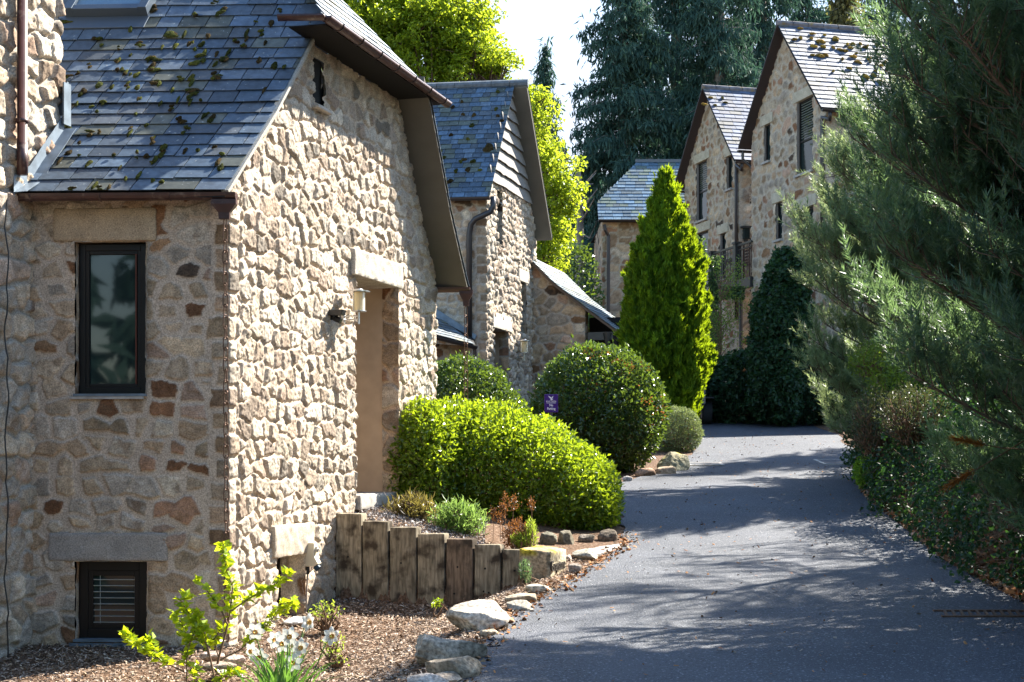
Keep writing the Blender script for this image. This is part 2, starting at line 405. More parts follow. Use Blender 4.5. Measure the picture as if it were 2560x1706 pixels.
def plane_fn(O, U, S):
    O = np.array(O, float); U = nrm(U); S = nrm(S); n = np.cross(U, S); n = n/np.linalg.norm(n)
    if n[2] < 0: n = -n
    return lambda u, s: (O+U*u+S*s, U, S, n)
def moss_blobs(name, pts, parent, seed=0, cols=((.062, .066, .014), (.042, .048, .012), (.048, .034, .014))):
    """pts: (point, u, s, n, radius_u, radius_s, height)"""
    rs = np.random.RandomState(seed); V = []; F = []; Cc = []; off = 0
    nr, na = 6, 14
    for (p, du, ds, n, ru, rsd, hh) in pts:
        cl = np.array(cols[rs.randint(len(cols))])*(.6+.8*rs.rand())
        sd = rs.randint(10000)
        for i in range(nr+1):
            for k in range(na):
                a = 2*math.pi*k/na; r = i/nr
                rr = r*(1+.22*math.sin(a*2+sd)+.15*math.sin(a*3+sd*1.7)+.08*rs.randn()*(r > .5))
                h = hh*(math.sqrt(max(0, 1-r*r)))*(.8+.45*rs.rand())-.004*(r > .99)
                V.append(p+du*ru*rr*math.cos(a)+ds*rsd*rr*math.sin(a)+n*(h+.008)); Cc.append(cl*(.75+.5*rs.rand()))
        for i in range(nr):
            for k in range(na):
                F.append((off+i*na+k, off+i*na+(k+1) % na, off+(i+1)*na+(k+1) % na, off+(i+1)*na+k))
        off += (nr+1)*na
    o = mesh_np(name, np.array(V), np.array(F), M_MOSS, parent, col=np.array(Cc), smooth=True)
    o['kind'] = 'stuff'
    return o
def half_round(mb, a, b, r, n=8, up=(0, 0, 1), t=.004):
    """half-round gutter from a to b, open side up, with end plates and a little wall thickness"""
    a = np.array(a, float); b = np.array(b, float); d = nrm(b-a); up = np.array(up, float); sd = nrm(np.cross(d, up)); up = nrm(np.cross(sd, d))
    ring = [sd*r*math.cos(math.pi*k/n)-up*r*math.sin(math.pi*k/n) for k in range(n+1)]
    rin = [sd*(r-t)*math.cos(math.pi*k/n)-up*(r-t)*math.sin(math.pi*k/n) for k in range(n+1)][::-1]
    prof = ring+rin; m = len(prof)
    vs = [a+q for q in prof]+[b+q for q in prof]
    fs = [(i, (i+1) % m, m+(i+1) % m, m+i) for i in range(m)]
    mb.add(vs, fs)
    for p in (a, b):
        mb.prism([p+q for q in ring], d*t)

# ================================================================== SETTING: ground, road
EDL = np.array([(-6.5, -3), (-1.6, 4), (-.9, 8), (-.45, 10.4), (-.2, 12), (.09, 13.5), (.48, 14.8), (.88, 16), (1.3, 17.4), (1.42, 19.7), (1.72, 24.3), (2.25, 25.6), (3.1, 27.6), (3.75, 31), (3.9, 36.2), (3.6, 37.4), (-9, 37.5), (-9.01, 43.5)])
EDR = np.array([(4.3, -3), (4.5, 4), (4.6, 8), (4.58, 13.6), (4.57, 14.9), (4.58, 16.25), (4.83, 19.1), (5.1, 22), (5.47, 24.4), (6.4, 28.4), (7.3, 35.2), (7.6, 39.3), (6.2, 41.6), (3, 42.6), (-9, 43.5)])
def xl(y): return np.interp(y, EDL[:16, 1], EDL[:16, 0])
def xr(y): return np.interp(y, EDR[:12, 1], EDR[:12, 0])
def plane_z(y):
    y = np.asarray(y, float); return -2.51+.085*np.clip(y, -20, 44)+.02*np.clip(y-44, 0, 300)
SL0 = np.array([-1.98, 16.46]); SL1 = np.array([.20, 15.75])      # line of the sleepers
def gz(x, y):
    x = np.asarray(x, float); y = np.asarray(y, float); z = plane_z(y)
    dl = np.clip(xl(np.minimum(y, 36))-x, 0, 50)
    ls = SL0[1]+(x-SL0[0])*(SL1[1]-SL0[1])/(SL1[0]-SL0[0])
    behind = sstep(-.02, .10, y-ls)
    low = -.44*sstep(.1, 1.6, dl)
    bed = .42*sstep(.2, 2.9, dl)*sstep(28, 22, y)
    far = np.clip(y-27, 0, 1)
    z = z+np.where(y < 30, low*(1-behind)+bed*behind, 0)
    dr = np.clip(x-xr(np.clip(y, -3, 39)), 0, 60)
    z = z+np.where(y < 60, .85*sstep(.25, 1.6, dr)+.1*np.clip(dr-1.5, 0, 20), 0)*sstep(46, 38, y)
    z = z+np.clip(y-64, 0, 80)*.16
    return z
def axis_lin(segs):
    a = []
    for (s, e, st) in segs: a += list(np.arange(s, e, st))
    return np.array(a+[segs[-1][1]])
gx = axis_lin([(-260, -60, 20), (-60, -12, 4), (-12, -5.5, .5), (-5.5, 7, .07), (7, 12, .5), (12, 60, 4), (60, 260, 20)])
gy = axis_lin([(-60, -6, 6), (-6, 9, .5), (9, 22, .07), (22, 46, .25), (46, 100, 3), (100, 500, 40)])
GX, GY = np.meshgrid(gx, gy, indexing='ij')
GZ = gz(GX, GY)+.03*fbm2(GX*2.2, GY*2.2, 7, 4)*((GX < xl(np.clip(GY, -3, 36))-.1) | (GX > xr(np.clip(GY, -3, 39))+.1))-.004
i_ = np.arange(GX.size).reshape(GX.shape)
F_ = np.stack([i_[:-1, :-1], i_[1:, :-1], i_[1:, 1:], i_[:-1, 1:]], -1).reshape(-1, 4)
ground = mesh_np('ground', np.stack([GX, GY, GZ], -1).reshape(-1, 3), F_, M_MULCH, smooth=True); ground['kind'] = 'structure'
# road: strips between the two edges
ys = np.concatenate([np.arange(-3, 36.2, .2), [36.2]])
V = []; F = []; nc = 14
for a, y in enumerate(ys):
    wob = .03*math.sin(y*5.1)+.02*math.sin(y*11.7)
    x0 = xl(y)+wob; x1 = xr(y)+.25
    for k in range(nc+1):
        x = x0+(x1-x0)*k/nc; edge = 0 if 0 < k < nc else -.0
        V.append((x, y, plane_z(y)+.012+.004*math.sin(x*1.3+y*.7)))
for a in range(len(ys)-1):
    for k in range(nc): F.append((a*(nc+1)+k, a*(nc+1)+k+1, (a+1)*(nc+1)+k+1, (a+1)*(nc+1)+k))
b = len(V)   # the bend behind the cypress
ys2 = np.arange(36.2, 43.6, .4)
for y in ys2:
    x0 = -9; x1 = float(np.interp(y, [36.2, 39.3, 41.6, 42.6, 43.5], [7.7, 7.8, 6.4, 3.2, -8]))+.1
    if y < 37.5: x0 = 3.85
    for k in range(nc+1):
        x = x0+(x1-x0)*k/nc; V.append((x, y, plane_z(y)+.012+.004*math.sin(x*1.3+y*.7)))
for a in range(len(ys2)-1):
    for k in range(nc): F.append((b+a*(nc+1)+k, b+a*(nc+1)+k+1, b+(a+1)*(nc+1)+k+1, b+(a+1)*(nc+1)+k))
road = mesh_np('road', np.array(V), np.array(F), M_ASPH, smooth=True); road['kind'] = 'structure'

# ================================================================== frames for the houses
D1 = arr(.2712, .9625); NB = arr(.9625, -.2712)
class Frame:
    """plan frame of a gable: origin corner, t along the gable wall, w outwards"""
    def __init__(s, o, d, n): s.o = np.array(o, float); s.d = np.array(d, float); s.n = np.array(n, float)
    def p(s, t, w, z): q = s.o+t*s.d+w*s.n; return np.array([q[0], q[1], z])
    def t(s, px, w=0):
        r = (px-CX)/FP; o = s.o+w*s.n; return (r*o[1]-o[0])/(s.d[0]-r*s.d[1])
    def z(s, px, py, w=0):
        t = s.t(px, w); return (HY-py)/FP*(s.o[1]+w*s.n[1]+t*s.d[1])
D3 = np.append(D1, 0); N3 = np.append(NB, 0); Z3 = arr(0, 0, 1)

def window(parent, fr, t0, t1, z0, z1, inset, fw=.07, fd=.06, rail=None, mull=None, blind=0, sill=True, wmat=None, gl=None, red=False, label=None):
    """casement set in an opening of the wall t0..t1, z0..z1"""
    U = np.append(fr.d, 0); N = np.append(fr.n, 0); wmat = wmat or M_WFRAME
    m = MB(); zc = (z0+z1)/2; tc = (t0+t1)/2; hw = (t1-t0)/2; hh = (z1-z0)/2; w = -inset
    m.box(fr.p(t0+fw/2, w, zc), U*fw/2, N*fd/2, Z3*hh); m.box(fr.p(t1-fw/2, w, zc), U*fw/2, N*fd/2, Z3*hh)
    m.box(fr.p(tc, w, z0+fw/2), U*(hw-fw), N*fd/2, Z3*fw/2); m.box(fr.p(tc, w, z1-fw/2), U*(hw-fw), N*fd/2, Z3*fw/2)
    if rail is not None: m.box(fr.p(tc, w, rail), U*(hw-fw), N*fd/2, Z3*fw/2)
    f = m.build('window', wmat, parent, bevel=.004 if fw > .05 else 0)
    if label: f['label'] = label
    m = MB(); m.box(fr.p(tc, w-fd*.1, zc), U*(hw-fw*.9), N*.004, Z3*(hh-fw*.9))
    m.build('pane', gl or M_GLASS, f)
    if fw > .05:
        m = MB(); q = fw*.55
        for sx in (-1, 1): m.box(fr.p(tc+sx*(hw-fw-q/2), w-.004, zc), U*q/2, N*fd*.42, Z3*(hh-fw))
        for sz in (-1, 1): m.box(fr.p(tc, w-.004, zc+sz*(hh-fw-q/2)), U*(hw-fw-q), N*fd*.42, Z3*q/2)
        m.build('sash', wmat, f, bevel=.003)
    if red:
        m = MB(); m.box(fr.p(t1-fw-.045, w+.002, zc), U*.006, N*fd*.46, Z3*(hh-fw-.03)); m.build('trim', M_RFRAME, f)
    if blind:
        m = MB()
        for k in range(blind):
            z = z0+fw+.03+(k+.5)*(z1-z0-2*fw-.03)/blind
            m.box(fr.p(tc, w+fd*.1, z), U*(hw-fw-.035), N*.012+Z3*.004, Z3*.002)
        for sx in (-.55, .8): m.box(fr.p(tc+sx*(hw-fw), w+fd*.12, zc), U*.002, N*.001, Z3*(hh-fw-.02))
        m.build('blind', M_BLIND, f)
    if sill:
        m = MB(); m.box(fr.p(tc, -inset*.35, z0-.012), U*(hw+.02), N*(inset*.75), Z3*.012); m.build('sill', M_LEAD if sill == 2 else wmat, f)
    return f
def jamb(parent, fr, t, w0, z0, z1, seed=3, H=.012):
    """stone reveal at the far side of an opening, facing back towards the near end"""
    a = fr.p(t+.015, -w0, 0)[:2]; b = fr.p(t+.015, .05, 0)[:2]
    return stone_wall('reveal', [a, b], z0, z1, .02, parent, seed, cw=.3, ch=.3, H=H, mortar=.012)
def jamb_near(parent, fr, t, w0, z0, z1, seed=4):
    a = fr.p(t, 0, 0)[:2]; b = fr.p(t, -w0, 0)[:2]
    return stone_wall('reveal', [a, b], z0, z1, .03, parent, seed, cw=.3, ch=.3, H=.012, mortar=.012)

# ================================================================== NEAR HOUSE
A0 = arr(-2.61, 14.0); UA = nrm(arr(-1, .05))
frB = Frame(A0, D1, NB)
Q = A0-UA*(-1.857)
frA = Frame(Q, -UA, arr(-UA[1], UA[0])*1.0)          # t runs left to right along the shaded wall
if frA.n[1] > 0: frA.n = -frA.n
LA = 1.857; LB = 5.95
PROF = np.array([(-.24, 2.40), (.8, 3.34), (1.73, 4.30), (3.1, 5.95), (4.6, 4.25), (5.35, 3.10), (6.1, 2.20)])
hA = empty('stone_house', 'near rubble stone house with mossy slate roof, tall doorway and sunlit gable wall', 'house', loc=(0, 0, 0))
def topA(us):
    t = us-LA
    z = np.interp(t, PROF[:, 0], PROF[:, 1])-.06
    z = np.where(t > 0, np.minimum(z, 4.29), 2.40)
    return z
BE = A0+D1*LB
tA = lambda px: frA.t(px)
wA = [frA.t(188), frA.t(366)]
holesA = [(wA[0], wA[1], frA.z(280, 987), frA.z(280, 606)), (wA[0], wA[1]+.01, frA.z(280, 1604), frA.z(280, 1404))]
dT = [frB.t(887), frB.t(986)]; dZ = [-.46, frB.z(930, 703)]
bT = [frB.t(690), frB.t(752)]; bZ = [-1.75, frB.z(720, 1388)]
holesB = [(LA+dT[0], LA+dT[1], dZ[0]-.2, dZ[1]), (LA+bT[0], LA+bT[1], bZ[0], bZ[1])]
vent = (LA+frB.t(781), LA+frB.t(806), frB.z(790, 262), 4.16)
stone_wall('wall', [Q, A0, BE, BE-NB*3.0], -2.05, 4.5, .0105, hA, seed=11, top=topA, holes=holesA+holesB+[vent],
           Hs=lambda u: np.where(u < LA-.03, .55, np.where(u < LA+.05, .55+.45*np.clip((u-LA+.03)/.08, 0, 1), 1.0)), H=.031, grit=.55, flat=.8, quoins=[(LA, .17, .17, .215)], tone=lambda u: np.where(u < LA, .0, .60), cw=lambda u: np.where(u < LA, .25, .215), ch=.18, mortar=lambda u: np.where(u < LA, .024, .013), edge=lambda u: np.where(u < LA, .016, .024), mcol=(.44, .355, .27))  # gable stones toned paler than the shaded wall's, sunlight put into the colour
# tower-like wing at the left edge
TW = [Q-D1*1.6, Q+D1*.46, Q+D1*.46-NB*1.2]
stone_wall('wing_wall', TW, -2.05, 5.7, .012, hA, seed=23, tone=.35, H=.05, cw=.24, ch=.22, mortar=.014, edge=.035)
# dark inner shell so no sun leaks in
m = MB()
def slab(fr, t0, t1, z0, z1, w=-.30, th=.02):
    m.box(fr.p((t0+t1)/2, w-th, (z0+z1)/2), np.append(fr.d, 0)*(t1-t0)/2, np.append(fr.n, 0)*th, Z3*(z1-z0)/2)
slab(frA, -.3, LA-.3, -2, 2.3); slab(frB, .25, 1.25, -2, 2.6); slab(frB, 1.25, dT[0]-.08, -2, 3.5); slab(frB, dT[0]-.08, dT[1]+.3, dZ[1]+.1, 4.0); slab(frB, dT[1]+.3, LB, -2, 2.3)
slab(frB, 1.9, 4.4, 3.4, 4.15, w=-.34)
m.build('dark_shell', M_DARK, hA)
# porch recess
w1 = .15
stone_wall('reveal', [frB.p(dT[1]+.01, -w1, 0)[:2], frB.p(dT[1]+.01, .06, 0)[:2]], -.6, dZ[1]+.02, .0105, hA, 31, cw=.34, ch=.27, H=.03, mortar=.016, edge=.03, mcol=(.44, .34, .25))
m = MB(); m.box(frB.p(dT[1]+.012, -1.15, .8), D3*.01, N3*(1.15-w1), Z3*1.45)
m.box(frB.p((dT[0]+dT[1])/2, -1.9, .8), D3*.8, N3*.02, Z3*1.45)
m.box(frB.p(dT[0]-.03, -1.0, .8), D3*.02, N3*.9, Z3*1.45)
m.box(frB.p((dT[0]+dT[1])/2, -1.0, dZ[1]+.06), D3*.72, N3*.95, Z3*.03)
m.build('porch_lining', M_PLASTER, hA)
rough_block('door_step', frB.p((dT[0]+dT[1])/2, -.75, -.52), D3*.64, N3*.82, Z3*.085, hA, amp=.01, base=(.30, .27, .23), seed=8, matl=M_CONC)
m = MB(); m.box(frB.p((dT[0]+dT[1])/2, -1.86, .6), D3*.42, N3*.025, Z3*1.02); dr = m.build('door', mat('dark_door', (.03, .035, .03), .5), hA)
m = MB(); m.box(frB.p(dT[0]+.35, -1.82, .55), D3*.01, N3*.02, Z3*.08); m.build('handle', M_METAL, dr)
# lintels
def lintel(house, fr, t0, t1, z0, z1, depth=.3, proud=.02, seed=1, base=(.37, .33, .28), amp=.008, nm='lintel', res=.02):
    return rough_block(nm, fr.p((t0+t1)/2, proud-depth/2, (z0+z1)/2), np.append(fr.d, 0)*(t1-t0)/2, np.append(fr.n, 0)*depth/2, Z3*(z1-z0)/2, house, res=res, amp=amp, base=base, seed=seed)
lintel(hA, frB, frB.t(873), frB.t(995), dZ[1]-.005, frB.z(930, 640)+.0, .46, .075, 2, (.40, .36, .30), .016)
lintel(hA, frB, frB.t(672), frB.t(772), bZ[1]-.005, frB.z(720, 1311), .34, .07, 3, (.40, .34, .265), .016)
lintel(hA, frA, frA.t(134), frA.t(392), frA.z(260, 604), frA.z(260, 521), .3, .028, 4, (.38, .29, .19))
lintel(hA, frA, frA.t(122), frA.t(420), frA.z(260, 1403), frA.z(260, 1332), .3, .03, 5, (.30, .27, .235))
# windows on the shaded wall
window(hA, frA, wA[0]+.012, wA[1]-.012, frA.z(280, 985), frA.z(280, 608), .10, fw=.062, sill=2, red=True)
window(hA, frA, wA[0]+.012, wA[1]-.004, frA.z(280, 1598), frA.z(280, 1406), .10, fw=.085, blind=9, sill=2)
m = MB(); m.box(frA.p((wA[0]+wA[1])/2-.03, .0, frA.z(280, 995)), -np.append(UA, 0)*.345, np.append(frA.n, 0)*.035, Z3*.012); m.build('sill', M_CLAD if False else M_CONC, hA)
m = MB(); m.box(frA.p((wA[0]+wA[1])/2-.02, .0, frA.z(280, 1612)), -np.append(UA, 0)*.36, np.append(frA.n, 0)*.04, Z3*.016); m.build('sill', M_LEAD, hA)
for (a, b) in ((holesA[0], 0), (holesA[1], 0)):
    jamb(hA, frA, a[1], .12, a[2], a[3], 41); jamb_near(hA, frA, a[0], .12, a[2], a[3], 42)
# basement window in the sunlit wall
jamb(hA, frB, bT[1], .30, -1.8, bZ[1], 43, H=.03); jamb_near(hA, frB, bT[0], .3, -1.8, bZ[1], 44)
window(hA, frB, bT[0], bT[1], -1.72, bZ[1], .25, fw=.06, sill=1, mull=1)
# slot vent with a stone ledge; its black panel paints the recess shade
m = MB(); m.box(frB.p((vent[0]+vent[1])/2-LA, -.035, (vent[2]+vent[3])/2), D3*((vent[1]-vent[0])/2+.03), N3*.01, Z3*((vent[3]-vent[2])/2+.02)); m.build('vent', M_DARK, hA)
rough_block('ledge', frB.p(vent[0]-LA+.16, .03, vent[2]-.04), D3*.20, N3*.06, Z3*.022, hA, amp=.006, seed=12, base=(.42, .38, .33))
# ---- roof, near slope (follows the verge, slightly bell-cast at the foot)
vp = [frB.p(t, .08, z) for t, z in PROF[:4]]
vseg = [np.linalg.norm(vp[i+1]-vp[i]) for i in range(3)]; vcum = np.concatenate([[0], np.cumsum(vseg)])
UA3 = np.append(UA, 0)
def nearA(u, s):
    i = int(np.clip(np.searchsorted(vcum, s, side='right')-1, 0, 2)); S = (vp[i+1]-vp[i])/vseg[i]
    p = vp[i]+S*(s-vcum[i])+UA3*u; n = np.cross(S, UA3); n = n/np.linalg.norm(n)
    if n[2] < 0: n = -n
    return p, UA3, S, n
def u_lo(s):
    z = nearA(0, s)[0][2]
    return 0.0 if z < 4.33 else -.36+(z-4.33)/1.62*1.42
slates('roof', nearA, vcum[-1]-.02, lambda s: (u_lo(s)-.01, 3.6), hA, course=.196, width=.275, seed=5, palette=SL)
def hit_roof(px, py):
    best = None
    for s in np.arange(0, vcum[-1], .01):
        q = nearA(0, s)[0]; r = (px-CX)/FP
        u = (r*q[1]-q[0])/(UA[0]-r*UA[1]); w = q+UA3*u; y = HY-FP*w[2]/w[1]
        if best is None or abs(y-py) < best[0]: best = (abs(y-py), u, s)
    return best[1], best[2]
# hip slope over the gable
Hg = frB.p(1.30, .42, 4.33); Sh = nrm(-N3*1.38+Z3*1.62); Lh = math.hypot(1.38, 1.62)
hipfn = plane_fn(Hg, D3, Sh)
slates('hip_roof', hipfn, Lh, lambda s: (0+1.76*s/Lh, 3.75-1.95*s/Lh), hA, course=.17, width=.26, seed=6, tint=(2.3, 2.15, 1.9))  # slates tinted pale and warm, the slope's sunlight put into their colour
# far slope: slab with a boarded underside
m = MB(); q = [frB.p(t, .40, z-.05) for t, z in PROF[3:]]; q2 = [frB.p(t, .40, z-.01) for t, z in PROF[3:]][::-1]
cut = []
for k in range(3):
    a, b2 = PROF[3+k], PROF[4+k]; 
    if k == 0: a = np.array([4.35, np.interp(4.35, [3.1, 4.6], [5.95, 4.25])])
    p4 = [frB.p(a[0], .40, a[1]-.07), frB.p(b2[0], .40, b2[1]-.07), frB.p(b2[0], .40, b2[1]-.02), frB.p(a[0], .40, a[1]-.02)]
    m.prism(p4, -N3*3.4)
m.build('soffit', M_SOFFIT, hA)
fp = [frB.p(t, .42, z) for t, z in PROF[3:]][::-1]
fs_ = [np.linalg.norm(fp[i+1]-fp[i]) for i in range(3)]; fc = np.concatenate([[0], np.cumsum(fs_)])
def farA(u, s):
    i = int(np.clip(np.searchsorted(fc, s, side='right')-1, 0, 2)); S = (fp[i+1]-fp[i])/fs_[i]
    n = np.cross(N3, S); n = n/np.linalg.norm(n); n = n if n[2] > 0 else -n
    return fp[i]+S*(s-fc[i])-N3*u, -N3, S, n
def fu(s):
    z = farA(0, s)[0][2]; return (0.0 if z < 4.33 else (z-4.33)/1.62*1.4, 3.0)
slates('far_roof', farA, fc[-1], fu, hA, course=.196, width=.34, seed=7)
# deck under the slates
m = MB()
for i in range(3):
    for (u0, u1) in (((0 if i < 2 else .1), 3.6),):
        a = vp[i]+UA3*u0; b2 = vp[i+1]+UA3*(u0 if i < 2 else 1.1); c = vp[i+1]+UA3*u1; d = vp[i]+UA3*u1
        m.prism([a-Z3*.03, b2-Z3*.03, c-Z3*.03, d-Z3*.03], -Z3*.03)
m.build('roof_deck', M_DARK, hA)
m = MB()   # pale mortar verge strip
for i in range(2):
    a, b2 = vp[i], vp[i+1]; d = (b2-a); l = np.linalg.norm(d); d = d/l; sn = np.cross(d, N3); sn = sn if sn[2] > 0 else -sn
    if i == 1: l -= .02
    m.box(a+d*l/2-sn*.014, d*l/2, N3*.035, sn*.016, (.33, .31, .27))
m.build('verge', M_LINTEL, hA)
# near-black board painted as the shade in the gap beneath the hip gutter
m = MB()
m.box(frB.p(3.1, .22, 4.30), D3*1.80, N3*.20, Z3*.006)
m.build('hip_shade_board', mat('shade_black', (.008, .007, .006), .95), hA)
# gutters
m = MB(); half_round(m, frB.p(1.18, .47, 4.345), frB.p(5.02, .47, 4.345), .062)
m.build('gutter', M_GUTTER, hA, smooth=True)
m = MB(); half_round(m, frB.p(1.15, .47, 4.345), frB.p(1.15, .47, 4.345)+UA3*.46, .055); m.build('gutter', M_GUTTER, hA, smooth=True)
for t in np.arange(1.5, 5, .55):
    m = MB(); m.tube([frB.p(t, .47, 4.345)+N3*.066*math.cos(a)-Z3*.066*math.sin(a) for a in np.linspace(-.1, math.pi, 9)], .006, 6)
    m.build('gutter_bracket', M_GUTTER_D, hA)
ga = P(8, 487, 13.86); gb = P(590, 483, 13.80)
m = MB(); half_round(m, ga, gb, .064); 
for f in (.12, .42, .72):
    c = ga+(gb-ga)*f; m.tube([c+arr(0, -1, 0)*.066*math.cos(a)-Z3*.066*math.sin(a) for a in np.linspace(0, math.pi, 9)], .006, 6)
m.build('gutter', M_GUTTER, hA, smooth=False)
def funnel(px0, px1, y0, y1, Y, parent, th=.05):
    m = MB(); xm = (px0+px1)/2; r0 = (px1-px0)/2
    a = [P(px0, y0, Y), P(px1, y0, Y)]; ring = []
    for (fr_, r, dp) in ((0, r0, th), (.25, r0, th), (.68, r0*.46, th*.6), (1, r0*.42, th*.55)):
        y = y0+(y1-y0)*fr_; c = P(xm, y, Y); hw = r/FP*Y
        ring.append([c+arr(-hw, -dp, 0), c+arr(hw, -dp, 0), c+arr(hw, dp, 0), c+arr(-hw, dp, 0)])
    vs = [q for r_ in ring for q in r_]; fs = [(i*4+k, i*4+(k+1) % 4, (i+1)*4+(k+1) % 4, (i+1)*4+k) for i in range(3) for k in range(4)]
    m.add(vs, fs+[(0, 3, 2, 1), (12, 13, 14, 15)]); return m.build('rain_outlet', M_GUTTER, parent)
funnel(530, 592, 500, 548, 13.80, hA)
# lower eave gutter at the far corner
m = MB(); ge = frB.p(6.12, .42, 2.19); half_round(m, ge, ge+UA3*1.6, .06); m.build('gutter', M_GUTTER, hA)
gq = frB.p(6.12, .36, 2.16); gpx = CX+FP*gq[0]/gq[1]; gpy = HY-FP*gq[2]/gq[1]
funnel(gpx-16, gpx+18, gpy, gpy+40, gq[1], hA)
# downpipe, flashing
dp = Q-D1*.28+NB*.10
m = MB(); m.tube([(dp[0], dp[1], z) for z in (5.7, 2.84, 2.84, 2.55)], [.047, .047, .050, .050], 14)
m.tube([(dp[0], dp[1], 3.02), (dp[0], dp[1], 3.06)], .056, 14); m.build('downpipe', M_GUTTER, hA, smooth=True)
m = MB()
s_pts = [(-.35, 2.36), (-.1, 2.5), (.1, 2.72), (.28, 2.9), (.47, 3.1), (.47, 3.1)]
for i in range(4):
    a, b2 = s_pts[i], s_pts[i+1]
    A_ = Q+D1*a[0]+NB*.055; B_ = Q+D1*b2[0]+NB*.055
    m.prism([(A_[0], A_[1], a[1]), (B_[0], B_[1], b2[1]), (B_[0], B_[1], b2[1]+.17), (A_[0], A_[1], a[1]+.17)], N3*.006)
    m.prism([(A_[0], A_[1], a[1]+.02), (B_[0], B_[1], b2[1]+.02), (B_[0]+.12, B_[1], b2[1]+.03), (A_[0]+.12, A_[1], a[1]+.03)], Z3*.006)
c = Q+D1*.50+NB*.02; m.box((c[0], c[1], 3.42), D3*.012, N3*.06, Z3*.16)
m.box((c[0]+.055, c[1]-.04, 3.36), D3*.06, N3*.008, Z3*.2)
m.build('lead_flashing', M_LEAD, hA)
m = MB(); rs = np.random.RandomState(3)
def cab(px, y0, y1, Y, amp):
    pts = []
    for y in np.arange(y0, y1, 22): pts.append(P(px+amp*math.sin(y*.021)+amp*.6*math.sin(y*.05+1)+rs.randn()*1.0, y, Y))
    return pts
cw_ = frB
m.tube(cab(17, 500, 1650, 13.56, 3.5), .007, 6); m.build('wall_cable', M_BLACK).name = 'wall_cable'
tag(bpy.data.objects['wall_cable'], 'thin dark cable running down the stone wall at the left edge of the photo', 'cable')
# skylight
u1, s1 = hit_roof(165, 47); u0, s0 = hit_roof(372, 42)
m = MB(); p, du, ds, n = nearA((u0+u1)/2, s1); hw = abs(u1-u0)/2; hl = .62
cc = p+ds*(hl)+n*.07
for sx in (-1, 1): m.box(cc+du*sx*(hw-.045), du*.045, ds*hl, n*.06)
m.box(cc-ds*(hl-.04), du*(hw-.09), ds*.04, n*.05); m.box(cc+ds*(hl-.04), du*(hw-.09), ds*.04, n*.05)
m.box(cc-ds*(hl+.10)-n*.055, du*(hw+.02), ds*.10, n*.008)
sk = m.build('skylight', mat('skylight_frame', (.075, .10, .13), .45, metal=.3), hA, bevel=.004)
m = MB(); m.box(cc+n*.01, du*(hw-.09), ds*(hl-.08), n*.006); m.build('pane', M_SKYL, sk)
# moss on the near slope
pts = []; rs = np.random.RandomState(12)
spots = [(430, 95, 40, 22), (345, 115, 22, 10), (390, 155, 26, 14), (292, 157, 17, 12), (508, 160, 30, 22), (350, 120, 16, 8), (240, 105, 26, 10), (255, 120, 14, 10), (380, 182, 28, 18), (310, 185, 15, 18), (565, 155, 24, 14), (540, 200, 26, 12), (320, 222, 14, 16), (396, 212, 26, 20), (483, 235, 34, 16), (262, 262, 16, 16), (470, 250, 20, 12), (430, 277, 22, 14), (245, 285, 10, 8), (225, 335, 18, 8), (250, 337, 9, 12), (448, 305, 12, 10), (470, 328, 16, 12), (325, 335, 9, 14), (410, 375, 14, 18), (345, 385, 9, 8), (285, 392, 9, 12), (200, 362, 10, 9), (380, 412, 9, 8), (345, 400, 8, 6), (300, 425, 9, 14), (558, 27, 30, 14), (385, 25, 22, 20), (165, 200, 22, 14), (195, 190, 12, 10), (535, 12, 16, 8), (612, 118, 14, 10), (585, 108, 12, 8), (250, 475, 16, 6), (315, 452, 8, 10), (198, 392, 8, 8), (383, 355, 8, 14), (300, 128, 12, 6), (160, 60, 30, 14), (545, 40, 20, 10), (490, 40, 16, 10), (640, 60, 12, 6), (180, 478, 20, 5), (700, 30, 14, 7), (450, 205, 14, 8), (222, 168, 10, 10), (350, 250, 8, 14), (520, 290, 8, 6), (480, 112, 10, 8)]
for (x, y, a, b2) in spots:
    for k in range(3):
        u, s = hit_roof(x+rs.randn()*a*.22, y+rs.randn()*b2*.25)
        if u < .02: continue
        p, du, ds, n = nearA(u, s)
        pts.append((p+n*.02, du, ds, n, a/FP*14*.60*(.4+.5*rs.rand()), b2/FP*14*.85*(.4+.5*rs.rand()), .004+.008*rs.rand()))
for k in range(90):   # thin lines of moss in the joints
    u = rs.rand()*2.2+.02; s = rs.rand()*3.0; p, du, ds, n = nearA(u, s)
    pts.append((p+n*.012, du, ds, n, .012+.02*rs.rand(), .02+.05*rs.rand(), .008+.012*rs.rand()))
moss_blobs('moss', pts, hA, 4)

# ---- things fixed to the near house
def chain(name, top, z1, label, pitch=.098, ln=.062, wd=.024, wr=.0055, mt=None, sway=0):
    m = MB(); z = top[2]; k = 0
    while z > z1:
        c = np.array([top[0]+sway*(top[2]-z), top[1], z-ln]); a = math.radians(40 if k % 2 else 130)+.2*math.sin(k*1.7); s = arr(math.cos(a), math.sin(a), 0)
        pts = []
        for q in np.linspace(0, 2*math.pi, 17)[:-1]:
            cx_, sz_ = math.cos(q), math.sin(q); zz = (ln-wd)*(1 if sz_ > 0 else -1) if abs(sz_) > 1e-6 else 0
            pts.append(c+s*wd*cx_+Z3*(zz+wd*sz_))
        pts += [pts[0]]; m.tube(pts, wr, 6, cap=False); z -= pitch; k += 1
    o = m.build(name, mt or M_RUST); tag(o, label, 'rain chain'); return o
chain('rain_chain', P(563, 545, 13.80), -1.62, 'long rain chain hanging down the outer corner of the near house', sway=.004)
chain('rain_chain', P(gpx+1, gpy+40, gq[1]), -.2, 'shorter rain chain hanging from the far eave in front of a clipped bush', ln=.075, wd=.028, pitch=.12)
